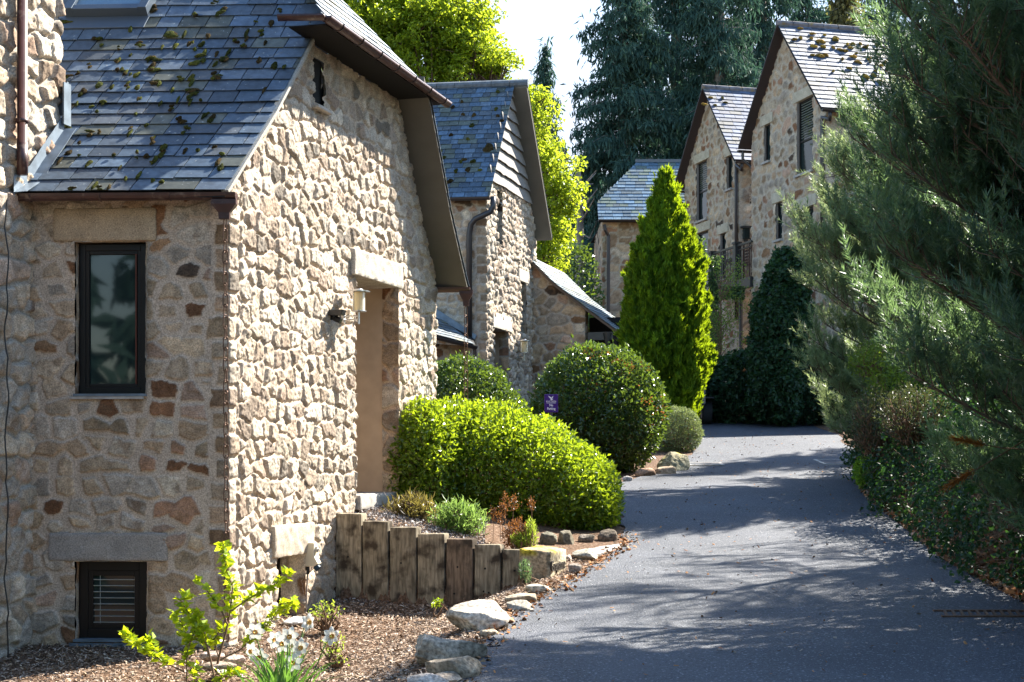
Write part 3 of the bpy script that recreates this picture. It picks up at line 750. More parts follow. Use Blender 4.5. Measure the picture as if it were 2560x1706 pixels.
def wall_lamp(fr, t, z, s, label):
    g = empty('wall_lamp', label, 'wall lamp', 'wall lamps beside the doorways')
    U = np.append(fr.d, 0); N = np.append(fr.n, 0)
    m = MB(); c = fr.p(t, .21, z)
    m.tube([c-Z3*.105*s, c+Z3*.095*s], .068*s, 20); m.build('glass_shade', M_FROST, g, smooth=False)
    m = MB(); m.tube([c+Z3*.098*s, c+Z3*.108*s, c+Z3*.122*s, c+Z3*.135*s], [.125*s, .125*s, .05*s, .035*s], 24); m.build('cap', M_METAL, g)
    m = MB()
    for k in range(4):
        a = math.pi/4+k*math.pi/2; e = arr(math.cos(a), math.sin(a), 0)*.075*s; m.tube([c+e-Z3*.11*s, c+e+Z3*.10*s], .004*s, 6)
    m.tube([c-Z3*.115*s, c-Z3*.105*s], .085*s, 20); m.build('cage', M_METAL, g)
    m = MB(); m.tube([c-Z3*.105*s, c-Z3*.25*s], .012*s, 8)
    for dz in (-.16, -.20): m.tube([c+Z3*dz*s, fr.p(t, .01, z+dz*s)], .008*s, 8)
    m.box(fr.p(t, .03, z-.18*s), U*.03*s, N*.015, Z3*.05*s); m.build('bracket', M_METAL, g)
    return g
tl = frB.t(852); wall_lamp(frB, tl, frB.z(852, 742, .2), 1.0, 'frosted lantern lamp on a steel bracket left of the near tall doorway')
t2 = frB.t(815); z2 = frB.z(815, 782); g = empty('flood_light', 'small black sensor floodlight on the sunlit wall beside the near lantern', 'floodlight')
m = MB(); m.box(frB.p(t2+.05, .10, z2), D3*.055, N3*.085, Z3*.03+N3*.01); m.build('lamp_body', M_BLACK, g, bevel=.006)
m = MB(); m.tube([frB.p(t2+.1, .06, z2-.05), frB.p(t2+.1, .13, z2-.085)], [.035, .03], 12); m.box(frB.p(t2+.1, .02, z2-.02), D3*.02, N3*.03, Z3*.05); m.build('sensor', M_BLACK, g)
# outdoor socket box
t3 = frB.t(753); z3 = frB.z(753, 1385); g = empty('socket_box', 'cream plastic outdoor socket box on the sunlit wall beside the timber sleepers', 'socket box')
m = MB()
pr = [(0, .115), (0, -.13), (.095, -.13), (.15, -.10), (.105, -.02), (.105, .115)]
m.prism([frB.p(t3, .035+w, z3+z) for w, z in pr], D3*.10); m.build('case', M_CREAM, g, bevel=.008)
m = MB(); m.tube([frB.p(t3+.05, .14, z3+.045), frB.p(t3+.05, .165, z3+.045)], .032, 14); m.box(frB.p(t3+.05, .175, z3+.045), D3*.02, N3*.012, Z3*.007); m.build('switch_knob', mat('grey_plastic', (.4, .38, .33), .4), g)
m = MB(); m.tube([frB.p(t3+.05, .14, z3-.125), frB.p(t3+.05, .17, z3-.155)], .036, 14); m.build('socket_lid', M_BLUEP, g)
m = MB(); m.tube([frB.p(t3+.03, .06, z3-.13), frB.p(t3+.03, .06, z3-.21)], .017, 10); m.build('cable_gland', M_BLACK, g)
m = MB(); m.tube([frB.p(t3+.03, .06, z3-.2), frB.p(t3+.035, .045, z3-.35), frB.p(t3+.03, .04, z3-.65)], .008, 8); m.build('cable', mat('grey_cable', (.14, .12, .11), .6), g)

# ================================================================== MIDDLE HOUSE
C0 = arr(P(1215, 0, 35)[0], 35.0); UC = nrm(arr(-1, .16)); frC = Frame(C0, D1, NB)
hC = empty('stone_house', 'narrow stone house with steep slate roof and boarded gable top behind the near house', 'house')
PC_ = np.array([(-.15, 5.98), (1.95, 9.0), (4.35, 5.7)]); LC = 4.4; CLZ = 6.42
def topC(us):
    t = us-4.0; z = np.interp(t, PC_[:, 0], PC_[:, 1])-.08; z = np.minimum(z, CLZ+.02)
    return np.where(t > 0, np.where(t > LC, 5.6, z), 5.95)
cd = [frC.t(1231), frC.t(1266)]; cdz = frC.z(1240, 822); cs = [frC.t(1299), frC.t(1311)]; cu = [frC.t(1240), frC.t(1251)]
hc = [(4+cd[0], 4+cd[1], -.5, cdz), (4+cs[0], 4+cs[1], frC.z(1305, 832), frC.z(1305, 706)), (4+cu[0], 4+cu[1], frC.z(1245, 612), frC.z(1245, 478))]
stone_wall('wall', [C0+UC*4.0, C0, C0+D1*LC, C0+D1*LC-NB*3], -.6, 6.6, .028, hC, seed=51, top=topC, holes=hc,
           Hs=lambda u: np.where(u < 3.97, .45, 1.0), H=.06, cw=.22, ch=.17, mortar=.011, edge=.03, tone=lambda u: np.where(u < 4.0, .1, .55), grit=.4, quoins=[(4.0, .20, .05, .22)])  # paler tone on the gable side paints in its sunlight
m = MB(); slab(frC, .2, cd[0]-.05, -.5, 5.6, w=-.4); slab(frC, cd[1]+.05, LC-.1, -.5, 5.6, w=-.45); slab(frC, cd[0]-.05, cd[1]+.05, cdz+.1, 5.6, w=-.4)
frCn = Frame(C0+UC*4, -UC, arr(UC[1], -UC[0])); 
if frCn.n[1] > 0: frCn.n = -frCn.n
slab(frCn, 0, 3.9, -.5, 5.9, w=-.15)
m.build('dark_shell', M_DARK, hC)  # added black panels keep sun from leaking through the wall skin
m = MB(); m.box(frC.p(cd[1]+.03, -.78, cdz/2), D3*.03, N3*.6, Z3*(cdz/2+.3)); m.box(frC.p((cd[0]+cd[1])/2, -1.5, cdz/2), D3*.8, N3*.03, Z3*(cdz/2+.3)); m.box(frC.p((cd[0]+cd[1])/2, -.9, cdz+.04), D3*.7, N3*.8, Z3*.02)
m.build('porch_lining', M_PLASTER, hC)
stone_wall('reveal', [frC.p(cd[1]+.01, -.18, 0)[:2], frC.p(cd[1]+.01, .06, 0)[:2]], -.5, cdz, .028, hC, 53, cw=.3, ch=.26, H=.03)
for k in (1, 2):
    a = hc[k]; jamb(hC, frC, a[1]-4, .3, a[2], a[3], 54+k); window(hC, frC, a[0]-4, a[1]-4, a[2], a[3], .26, fw=.05, sill=False)
lintel(hC, frC, frC.t(1227), frC.t(1274), cdz, cdz+.36, .45, .075, 6, (.46, .43, .37), .01, res=.04)
lintel(hC, frC, cs[0]-.25, cs[1]+.25, hc[1][3], hc[1][3]+.3, .4, .07, 7, (.44, .40, .34), .01, res=.04)
# boarded gable top
m = MB(); z = CLZ; k = 0; rs = np.random.RandomState(8)
while z < 8.9:
    t0 = np.interp(z, [5.98, 9.0], [-.15, 1.95])+.06; t1 = 4.35-(z-5.7)/(3.3)*2.4-.06
    if t1 <= t0+.05: break
    n = max(2, int((t1-t0)/.22)); ts = np.linspace(t0, t1, n+1); zz = z-.02-.035*rs.rand(n+1); cl = .19+.05*rs.rand()
    for i in range(n):
        a, b2 = ts[i], ts[i+1]
        m.add([frC.p(a, .105, zz[i]), frC.p(b2, .105, zz[i+1]), frC.p(b2, .03, z+.33), frC.p(a, .03, z+.33), frC.p(a, .07, zz[i]), frC.p(b2, .07, zz[i+1])], [(0, 1, 2, 3), (4, 5, 1, 0)], (cl, cl*.93, cl*.84))
    z += .29; k += 1
m.build('gable_boards', M_CLAD, hC)
m = MB(); m.prism([frC.p(.2, -.05, CLZ-.1), frC.p(4.0, -.05, CLZ-.1), frC.p(1.95, -.05, 8.9)], -N3*.05); m.build('gable_back', M_DARK, hC)
vc0 = frC.p(-.2, .12, 5.93); vc1 = frC.p(1.95, .12, 9.02); Sc = nrm(vc1-vc0); Lc_ = np.linalg.norm(vc1-vc0); UC3 = np.append(UC, 0)
def nearC(u, s):
    n = np.cross(Sc, UC3); n = n/np.linalg.norm(n); n = n if n[2] > 0 else -n
    return vc0+Sc*s+UC3*u, UC3, Sc, n
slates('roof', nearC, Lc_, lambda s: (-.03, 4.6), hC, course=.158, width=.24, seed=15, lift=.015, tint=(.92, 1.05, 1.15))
m = MB(); m.prism([vc0-Z3*.03, vc1-Z3*.03, vc1+UC3*4.6-Z3*.03, vc0+UC3*4.6-Z3*.03], -Z3*.03); m.build('roof_deck', M_DARK, hC)
m = MB(); m.prism([frC.p(1.93, .45, 9.0), frC.p(4.42, .45, 5.62), frC.p(4.42, .45, 5.55), frC.p(1.93, .45, 8.9)], -N3*5.5); m.build('soffit', M_SOFFIT, hC)
sfn = plane_fn(frC.p(4.42, .46, 5.64), -N3, nrm(frC.p(1.93, 0, 9.04)-frC.p(4.42, 0, 5.64)))
slates('far_roof', sfn, 4.2, lambda s: (0, 5.4), hC, course=.2, width=.3, seed=16)
m = MB()   # ridge tiles
for k in range(10): m.tube([vc1+UC3*(k*.45-.35)+Z3*.0, vc1+UC3*(k*.45+.09)+Z3*.0], .10, 10)
m.build('ridge', mat('ridge_tile', (.11, .13, .15), .8, noise=.3, nscale=9), hC)
pts = []; rs = np.random.RandomState(5)
def hitC(px, py):
    best = None
    for s in np.arange(0, Lc_, .03):
        q = vc0+Sc*s; r = (px-CX)/FP; u = (r*q[1]-q[0])/(UC[0]-r*UC[1]); w = q+UC3*u; y = HY-FP*w[2]/w[1]
        if best is None or abs(y-py) < best[0]: best = (abs(y-py), u, s)
    return best[1:]
for (x, y, a) in [(1221, 371, 17), (1125, 455, 9), (1160, 400, 7), (1128, 340, 6), (1180, 315, 8), (1100, 380, 7), (1105, 397, 6), (1158, 288, 6), (1152, 406, 6), (1170, 425, 9), (1183, 405, 8), (1200, 428, 6), (1240, 275, 6), (1245, 292, 5), (1155, 255, 5), (1245, 232, 6), (1185, 290, 7), (1132, 270, 6), (1110, 395, 6), (1140, 430, 7), (1170, 350, 5), (1255, 305, 6)]:
    u, s = hitC(x, y); p, du, ds, n = nearC(u, s); pts.append((p, du, ds, n, a/FP*36*.9, a/FP*36*.8, .05))
moss_blobs('moss', pts, hC, 9)
m = MB(); half_round(m, vc0-N3*.02+UC3*.0+arr(.05, -.08, -.02), vc0+UC3*4.2+arr(0, -.08, -.02), .07); m.build('gutter', M_GUTTER_D, hC)
m = MB(); Yp = 34.75
m.tube([P(1233, 492, 34.8), P(1233, 515, 34.8), P(1226, 530, Yp), P(1188, 548, Yp+.1), P(1177, 562, Yp+.15), P(1173, 590, Yp+.2), P(1173, 860, Yp+.2)], .068, 10); m.build('downpipe', M_GUTTER_D, hC, smooth=True)
# low lean-to on its near side
frL = Frame(P(1080, 0, 33.2)[:2], nrm(arr(1, .32)), nrm(arr(.32, -1)))
m = MB()
a = P(1085, 838, 33.4); b2 = P(1189, 864, 34.4); c = P(1178, 838, 35.1); d = P(1075, 782, 35.1)
m.prism([a, b2, c, d], arr(0, 0, -.06)); m.build('lean_to_roof', M_DARK, hC)
Ul = nrm(b2-a); Sl = nrm((d-a)-Ul*np.dot(d-a, Ul)); ln = np.dot(d-a, Sl)
slates('lean_to_slates', plane_fn(a+Z3*.01, Ul, Sl), ln, lambda s: (-.2-.1*s, np.linalg.norm(b2-a)-.1*s), hC, course=.16, width=.25, seed=21, tint=(1.6, 1.5, 1.3))  # tint lightens these slates, sunshine painted into the lean-to
m = MB(); half_round(m, a+arr(0, -.07, -.03), b2+arr(0, -.07, -.03), .07); m.tube([b2+arr(-.02, -.05, -.05), b2+arr(0, 0, -.3), b2+arr(-.15, 0, -.55), b2+arr(-.5, .1, -.65)], .05, 8); m.build('gutter', M_GUTTER_D, hC)
m = MB(); m.prism([P(1085, 800, 35.0), P(1187, 852, 35.0), P(1192, 842, 35.0), P(1085, 772, 35.0)], arr(0, -.05, .03)); m.build('lead_flashing', M_LEAD, hC)
stone_wall('lean_to_wall', [P(1085, 0, 33.9)[:2], P(1182, 0, 34.75)[:2]], -.6, 2.5, .04, hC, 57, H=.02, cw=.26, ch=.2, dark=.8)
# porch wing to the right with a sweeping slate roof
W0 = C0+D1*4.05; frW = Frame(W0, NB, -D1)
def wz(l): return np.interp(l, [-.1, .6, 1.5, 2.5], [5.12, 4.42, 3.72, 2.98])
stone_wall('wing_wall', [W0, W0+NB*1.40, W0+NB*1.40+D1*.3], -.4, 5.2, .028, hC, 58, top=lambda u: wz(np.minimum(u, 1.4))-.05, H=.032, cw=.33, ch=.24, mortar=.012)
m = MB(); m.box(frW.p(1.75, -1.2, 1.8), N3*.5, D3*.05, Z3*1.8); m.box(frW.p(2.2, -.6, 1.6), N3*.05, D3*.7, Z3*1.5); m.build('dark_shell', M_DARK, hC)  # black boxes stand for the shade inside the porch opening
stone_wall('pier', [W0+NB*2.05+D1*.9, W0+NB*2.25+D1*.9], .2, 3.0, .05, hC, 59, H=.02)
ls = [-.1, .6, 1.5, 2.5]; Vw = []; Cw = MB(); soff = MB()
for i in range(3):
    l0, l1 = ls[i], ls[i+1]; a = frW.p(l1, .16, float(wz(l1))); b2 = frW.p(l0, .16, float(wz(l0)))
    fnw = plane_fn(a, D3, nrm(b2-a)); slates('wing_roof' if i else 'wing_roof', fnw, np.linalg.norm(b2-a)+.02, lambda s: (0, 4.2), hC, course=.17, width=.26, seed=30+i, tint=(2.2, 2.1, 1.8), lift=.02)  # brighter tint paints the sunlit look onto the wing slates
    soff.prism([a-Z3*.02, b2-Z3*.02, b2-Z3*.09, a-Z3*.09], D3*4.2)
soff.build('wing_soffit', mat('oak_board', (.10, .07, .05), .8), hC)
m = MB(); half_round(m, frW.p(2.52, .2, 2.94), frW.p(2.52, -4, 2.94), .08)
m.box(frW.p(1.95, .05, 3.02), N3*.45, D3*.04, Z3*.10); m.tube([frW.p(2.0, .1, 3.1), frW.p(2.0, .1, 2.8)], [.11, .05], 8); m.build('gutter', M_IRON, hC)
chain('rain_chain', frW.p(2.0, .1, 2.78), 1.0, 'little rain chain under the sweeping porch roof of the middle house', ln=.10, wd=.04, wr=.01, pitch=.17)
wall_lamp(frC, frC.t(1290), frC.z(1290, 862, .2), 1.35, 'small distant lantern lamp right of the middle house doorway')

# ================================================================== TALL HOUSES ON THE RIGHT
DA = arr(-.2616, .9652); ND = arr(-.9652, -.2616); RR = arr(.9652, .2616); R3 = np.append(RR, 0)
def tall_house(name, label, O, L, ze, za, side, seed, wins, pipes=(), tint=(1, 1, 1), mosspts=()):
    fr = Frame(O, DA, ND); h = empty(name, label, 'house', 'tall gabled stone houses on the right')
    ap = L/2
    def top(u):
        t = L-u; z = ze+(za-ze)*(1-np.abs(t-ap)/ap)-.05
        return np.where(u < L, z, ze-.05)
    holes = []
    for (px0, px1, y0, y1, rail) in wins:
        t1, t0 = fr.t(px0), fr.t(px1); za_, zb = fr.z(px0, y1), fr.z((px0+px1)/2, y0)
        holes.append((t0, t1, za_, zb, rail))
    stone_wall('wall', [O+DA*L, O, O+RR*side], -.2, za+.1, .04, h, seed, top=top, holes=[(L-b, L-a, c, d) for a, b, c, d, _ in holes], H=.035, cw=.34, ch=.26,
               mortar=.030, edge=.035, mcol=(.42, .365, .285), dark=.93, matl=M_STONE_FAR, wob=.05, quoins=[(L, .22, .05, .3)])
    for i, (a, b, c, d, rail) in enumerate(holes):
        window(h, fr, a, b, c, d, .085, fw=.05, rail=(c+(d-c)*rail) if rail else None, sill=True, gl=M_GLASS)
        if rail:
            m = MB()
            for z in np.arange(c+(d-c)*rail+.1, d-.08, .07): m.box(fr.p((a+b)/2, -.075, z), np.append(DA, 0)*(b-a)*.4, np.append(ND, 0)*.008, Z3*.012)
            m.build('blind', mat('grey_blind', (.10, .11, .09), .6), h)
        lintel(h, fr, a-.22, b+.22, d, d+.30, .25, .05, 60+i+seed, (.42, .38, .29), .01, res=.06)
        q = MB(); q.box(fr.p((a+b)/2, .0, c-.03), np.append(DA, 0)*((b-a)/2+.06), np.append(ND, 0)*.1, Z3*.03); q.build('stone_sill', M_CONC, h)
        aa = fr.p(a, -.22, 0)[:2]; bb = fr.p(a, 0, 0)[:2]
        q = MB(); q.box(fr.p(b+.015, -.06, (c+d)/2), np.append(DA, 0)*.015, np.append(ND, 0)*.07, Z3*(d-c)/2, (.26, .22, .19)); q.build('reveal', M_LINTEL, h)
    # dark panel added behind the facade to stop sun leaking through
    m = MB(); m.box(fr.p(L/2, -.38, (ze-.2)/2), np.append(DA, 0)*L/2, np.append(ND, 0)*.02, Z3*(ze/2+.1)); 
    m.build('dark_shell', M_DARK, h)
    # roof
    w = .30; ov = .32; sl = (za-ze)/ap; zf = ze-ov*sl+.03
    a = fr.p(-ov, w, zf); b = fr.p(ap, w, za+.05); S = nrm(b-a); Ls = np.linalg.norm(b-a)
    slates('roof', plane_fn(a, R3, S), Ls, lambda s: (0, side+1.5), h, course=.20, width=.32, seed=seed+5, lift=.018, tint=tint)
    m = MB(); m.prism([a-Z3*.03, b-Z3*.03, b+R3*(side+1.4)-Z3*.03, a+R3*(side+1.4)-Z3*.03], -Z3*.04); m.build('roof_deck', M_DARK, h)
    e = fr.p(L+ov, w, zf)
    m = MB(); m.prism([b-Z3*.05, e-Z3*.05, e-Z3*.0, b], R3*(side+1.2)); m.build('soffit', mat('brown_soffit', (.045, .033, .032), .7), h)
    slates('far_roof', plane_fn(e+Z3*.02, R3, nrm(b-e)), np.linalg.norm(b-e), lambda s: (0, side+1.4), h, course=.2, width=.32, seed=seed+6)
    m = MB(); k = 0.0
    while k < side+1.3: m.tube([b+R3*k+Z3*.01, b+R3*(k+.44)+Z3*.01], .09, 8); k += .46
    m.build('ridge', mat('ridge_tile', (.15, .14, .15), .8, noise=.4, nscale=5, wear=((.22, .15, .05), 4, .6, .7)), h)
    m = MB(); half_round(m, a+np.append(DA, 0)*-.06-Z3*.05, a+R3*side-Z3*.05+np.append(DA, 0)*-.06, .07)
    half_round(m, e+np.append(DA, 0)*.02-Z3*.08, e+R3*1.5+np.append(DA, 0)*.02-Z3*.08, .07)
    m.tube([e+R3*.15-Z3*.12, e+R3*.15-Z3*.35, e+R3*.35-Z3*.55-np.append(DA, 0)*.1, fr.p(L+.06, -.1, zf-.75)], .045, 8)
    m.build('gutter', M_GUTTER_D, h)
    for (px, y0, y1) in pipes:
        t = fr.t(px, .06); z0_, z1_ = fr.z(px, y0, .06), fr.z(px, y1, .06); m = MB()
        m.tube([a+R3*.25-Z3*.08-np.append(DA, 0)*.03, a+R3*.25-Z3*.3, fr.p(t, .08, z0_-.1), fr.p(t, .08, z0_-.3), fr.p(t, .08, z1_)], .055, 8); m.build('downpipe', M_GUTTER_D, h, smooth=True)
    pts = []; rs = np.random.RandomState(seed); fn = plane_fn(a, R3, S)
    for (uu, ss, n) in mosspts:
        for k in range(n):
            p, du, ds, nn = fn(uu+rs.randn()*.55, ss+rs.randn()*.45); pts.append((p+nn*.02, du, ds, nn, .035+.08*rs.rand(), .03+.045*rs.rand(), .03+.02*rs.rand()))
    if pts: moss_blobs('moss', pts, h, seed, cols=((.26, .17, .03), (.20, .12, .025), (.12, .09, .02)))
    return h, fr
hD, frD = tall_house('tall_stone_house', 'tallest stone gable house, nearest on the right and half hidden by the pine tree', arr(8.26, 40.0), 4.7, 9.4, 11.95, 8.5, 71,
    [(1994, 2034, 247, 440, .45), (1911, 1926, 312, 408, None), (1941, 1956, 506, 602, None), (1996, 2034, 520, 690, None)], pipes=[(2057, 285, 700)], tint=(1.1, 1.0, 1.05), mosspts=[(1.2, 3.0, 22), (2.4, 2.4, 18), (1.9, 1.9, 12), (3.4, 2.9, 8), (.6, 3.4, 4)])
hE, frE = tall_house('tall_stone_house', 'second tall stone gable house with the iron balcony, left of the tallest gable', arr(7.02, 47.0), 4.5, 9.4, 11.85, 3.2, 91,
    [(1743, 1769, 404, 556, .5), (1818, 1832, 390, 476, None), (1743, 1771, 580, 800, None), (1802, 1815, 584, 700, None)], pipes=[(1842, 405, 800)], tint=(1.05, .98, 1.15), mosspts=[(.5, 3.3, 6), (1.4, 2.0, 2)])
# far house behind, half-hipped
hF = empty('hipped_stone_house', 'far grey-green stone house with half-hipped blue slate roof behind the golden conifer', 'house')
F0 = arr(P(1507, 0, 60)[0], 60.0)
stone_wall('wall', [F0+arr(0, 6), F0, F0+arr(7.5, 0)], 0, 9.35, .06, hF, 93, H=.03, cw=.5, ch=.30, mortar=.02, mcol=(.40, .37, .30), matl=M_STONE_FAR, dark=.95, wob=.06)
a = arr(F0[0]-.2, 59.6, 9.25); S = nrm(arr(0, 2.9, 2.85))
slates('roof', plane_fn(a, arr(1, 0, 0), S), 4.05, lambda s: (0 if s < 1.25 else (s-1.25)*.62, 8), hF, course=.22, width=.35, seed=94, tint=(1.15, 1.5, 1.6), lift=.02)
m = MB(); m.prism([a-Z3*.05, a+S*1.25-Z3*.05, a+S*4.05+arr(1.74, 0, -.05), a+S*4.05+arr(8, 0, -.05), a+arr(8, 0, -.05)], arr(0, 0, -.05))
m.prism([a+S*4.05+arr(1.74, 0, -.05), a+S*4.05+arr(8, 0, -.05), a+arr(8, 5.8, -.05), a+arr(0, 5.8, -.05)], arr(0, 0, -.05)); m.build('roof_deck', M_DARK, hF)
m = MB(); m.box(a+S*4.07+arr(4.8, 0, .02), arr(3.1, 0, 0), arr(0, .08, 0), Z3*.06); m.build('ridge', mat('ridge_tile', (.12, .14, .16), .8), hF)
m = MB(); half_round(m, a+arr(0, -.08, 0), a+arr(7, -.08, 0), .08); m.tube([P(1510, 562, 59.7), P(1513, 575, 59.7), P(1521, 590, 59.8), P(1521, 980, 59.8)], .07, 8); m.build('gutter', M_GUTTER_D, hF)
# balcony
bal = empty('iron_balcony', 'dark iron balcony with thin railings and ivy-clad post between the two tall gables', 'balcony')
tb0, tb1 = frD.t(1884), frD.t(1780); zt = frD.z(1790, 634); zb = frD.z(1790, 718); Da = np.append(DA, 0); Nd = np.append(ND, 0)
m = MB(); m.box(frD.p((tb0+tb1)/2, .05, zb-.14), Da*(tb1-tb0)/2, Nd*.06, Z3*.15); m.build('edge_beam', M_IRON, bal)
m = MB(); m.box(frD.p((tb0+tb1)/2, -.35, zb-.05), Da*(tb1-tb0)/2, Nd*.38, Z3*.04); m.build('deck', M_IRON, bal)
for t, top_, bot in ((frD.t(1785), zt+.02, .2), (frD.t(1846), frD.z(1846, 611), zb-.3)):
    m = MB(); m.box(frD.p(t, .05, (top_+bot)/2), Da*.09, Nd*.09, Z3*(top_-bot)/2); m.box(frD.p(t, .05, top_+.03), Da*.12, Nd*.12, Z3*.03); m.build('post', M_IRON, bal)
m = MB(); m.box(frD.p((tb0+tb1)/2, .05, zt), Da*(tb1-tb0)/2, Nd*.03, Z3*.03); m.box(frD.p((tb0+tb1)/2, .05, zt-.14), Da*(tb1-tb0)/2, Nd*.012, Z3*.012); m.build('handrail', M_IRON, bal)
m = MB()
for t in np.arange(tb0+.08, tb1-.05, .115): m.box(frD.p(t, .05, (zt+zb)/2), Da*.009, Nd*.009, Z3*(zt-zb)/2)
m.build('railing', M_IRON, bal)
m = MB()
m.tube([frD.p(frD.t(1852, -.2), -.2, z) for z in (zb-.2, .3)], .06, 8); m.build('drain_pipe', M_GUTTER_D, bal)
for k, (t, lb) in enumerate(((frD.t(1857), 'brown wooden slatted chair on the balcony, left one of the pair'), (frD.t(1876), 'brown slatted chair on the balcony, right one, touching the tall gable'))):
    g = empty('balcony_chair', lb, 'chair', 'chairs on the balcony'); z0 = zb; c = frD.p(t, -.28, 0)
    m = MB()
    for i in range(6): m.box(frD.p(t, -.12, z0+.5+.09*i), Da*.2, Nd*.01, Z3*.03)
    m.build('backrest', M_WOODCH, g)
    m = MB(); m.box(frD.p(t, -.34, z0+.44), Da*.21, Nd*.22, Z3*.02); m.build('seat', M_WOODCH, g)
    for sx in (-1, 1):
        for sy, hh in ((-.12, 1.05), (-.55, .44)):
            m = MB(); m.box(frD.p(t+sx*.2, sy, z0+hh/2), Da*.018, Nd*.018, Z3*hh/2); m.build('leg', M_WOODCH, g)
m = MB(); c = frE.p(-.0, 0, 0); lw = arr(*P(1866, 0, 46.9)[:2])
g = empty('wall_lantern', 'dark wall lantern on the recessed wall above the balcony', 'wall lamp')
zl = (HY-585)/FP*47
m.box((lw[0], 47.0, zl), R3*.09, np.append(DA, 0)*.09, Z3*.17); m.build('lantern_glass', M_GLASS, g)
m = MB(); m.box((lw[0], 47.0, zl+.2), R3*.16, np.append(DA, 0)*.12, Z3*.03); m.box((lw[0], 47.0, zl-.2), R3*.05, np.append(DA, 0)*.05, Z3*.04); m.box((lw[0], 47.1, zl), R3*.03, np.append(DA, 0)*.12, Z3*.03); m.build('lantern_frame', M_IRON, g)

# ================================================================== FOLIAGE TOOLS
def leaf_mesh(name, Pt, D, Nn, L, W, mt, parent=None, rnd=None, seed=0, fold=.25):
    n = len(Pt); D = nrm(D); S = nrm(np.cross(D, Nn)); Nn = nrm(np.cross(S, D))
    L = np.broadcast_to(L, n)[:, None]; W = np.broadcast_to(W, n)[:, None]
    V = np.stack([Pt, Pt+D*L*.45+S*W*.5+Nn*W*fold, Pt+D*L-Nn*L*.06, Pt+D*L*.45-S*W*.5+Nn*W*fold], 1).reshape(-1, 3)
    b = np.arange(n)*4; F = np.stack([np.stack([b, b+1, b+2], 1), np.stack([b, b+2, b+3], 1)], 1).reshape(-1, 3)
    rs = np.random.RandomState(seed+99); r = rs.rand(n) if rnd is None else rnd
    return mesh_np(name, V, F, mt, parent, rnd=np.repeat(r, 4))
def rdir(rs, n): return nrm(rs.randn(n, 3))
def multi_tube(name, tubes, mt, parent=None, sides=5, smooth=True):
    V = []; F = []; off = 0
    for pts, rad in tubes:
        pts = np.array(pts, float); m = len(pts); d = np.gradient(pts, axis=0); d = nrm(d)
        ref = np.where(np.abs(d[:, 2:3]) > .9, arr(1, 0, 0), arr(0, 0, 1)); a = nrm(np.cross(d, ref)); b = np.cross(a, d)
        th = np.arange(sides)*2*math.pi/sides; rad = np.broadcast_to(rad, m)
        ring = pts[:, None]+rad[:, None, None]*(np.cos(th)[None, :, None]*a[:, None]+np.sin(th)[None, :, None]*b[:, None])
        V.append(ring.reshape(-1, 3)); i = np.arange(m*sides).reshape(m, sides)+off; j = np.roll(i, -1, 1)
        F.append(np.stack([i[:-1], j[:-1], j[1:], i[1:]], -1).reshape(-1, 4)); off += m*sides
    return mesh_np(name, np.concatenate(V), np.concatenate(F), mt, parent, smooth=smooth)
def mound(name, label, cat, blobs, n, L, W, mt, group=None, seed=0, shell=(.80, 1.0), twigs=40, inner=.15, lump=.07, upb=.2, zmin=None, twm=None, rough=.8, lf=3.5):
    """clipped or loose bush: leaf-sized faces spread through the skin of a few merged ellipsoids, twigs inside"""
    rs = np.random.RandomState(seed); root = empty(name, label, cat, group)
    c = np.array([b[0] for b in blobs], float); r = np.array([b[1] for b in blobs], float)
    area = (r[:, 0]*r[:, 1]+r[:, 1]*r[:, 2]+r[:, 0]*r[:, 2]); k = rs.choice(len(blobs), n*2, p=area/area.sum())
    d = rdir(rs, n*2); lp = 1+lump*2*fbm3(c[k]+d*lf, seed, 3)*2
    rr = shell[0]+(shell[1]-shell[0])*rs.rand(n*2)**.6; out = rs.rand(n*2) < .03; rr[out] = shell[1]+.09*rs.rand(out.sum())**2; ins = rs.rand(n*2) < inner; rr[ins] = .3+.6*rs.rand(ins.sum())
    p = c[k]+d*r[k]*(rr*lp)[:, None]; keep = np.ones(len(p), bool)
    for j in range(len(blobs)):
        q = np.linalg.norm((p-c[j])/r[j], axis=1); keep &= (q > .80) | (k == j)
    g = gz(p[:, 0], p[:, 1]) if zmin is None else zmin
    keep &= p[:, 2] > g+.01; p = p[keep][:n]; d2 = nrm(d[keep][:n]/r[k][keep][:n]); m = len(p)
    nn = nrm(d2+rough*rs.randn(m, 3)); ax = nrm(rs.randn(m, 3)+d2*.5+arr(0, 0, upb))
    sz = .7+.6*rs.rand(m)
    leaf_mesh('foliage', p, ax, nn, L*sz, W*sz, mt, root, seed=seed)
    tb = []
    for i in range(twigs):
        j = rs.randint(len(blobs)); e = c[j]+rdir(rs, 1)[0]*r[j]*.93; e[2] = max(e[2], c[j][2]-.3*r[j][2]); s = c[j]+arr(rs.randn()*.15, rs.randn()*.15, 0)*r[j]; s[2] = gz(s[0], s[1]) if zmin is None else max(zmin, c[j][2]-r[j][2]*.9)
        mid = (s+e)/2+rs.randn(3)*.05; tb.append(([s, mid, (mid+e)/2+rs.randn(3)*.04, e], [.014, .009, .006, .003]))
    if tb: multi_tube('stems', tb, twm or M_TWIG, root, 4)
    return root
def blob(px, py, Y, rx, rz, ry=None):
    return (P(px, py, Y), arr(rx/FP*Y, ry if ry else rx/FP*Y, rz/FP*Y))
ML_LIME = leafmat('lime_hedge_leaf', (.045, .10, .012), (.17, .26, .025), (.46, .60, .02), .44, .30, .6)
ML_DARK = leafmat('dark_glossy_leaf', (.028, .06, .014), (.05, .10, .02), (.22, .33, .03), .28, .3, .6)
ML_MIX = leafmat('bronze_leaf', (.06, .028, .022), (.16, .075, .035), (.42, .17, .04), .35, .4, .4)
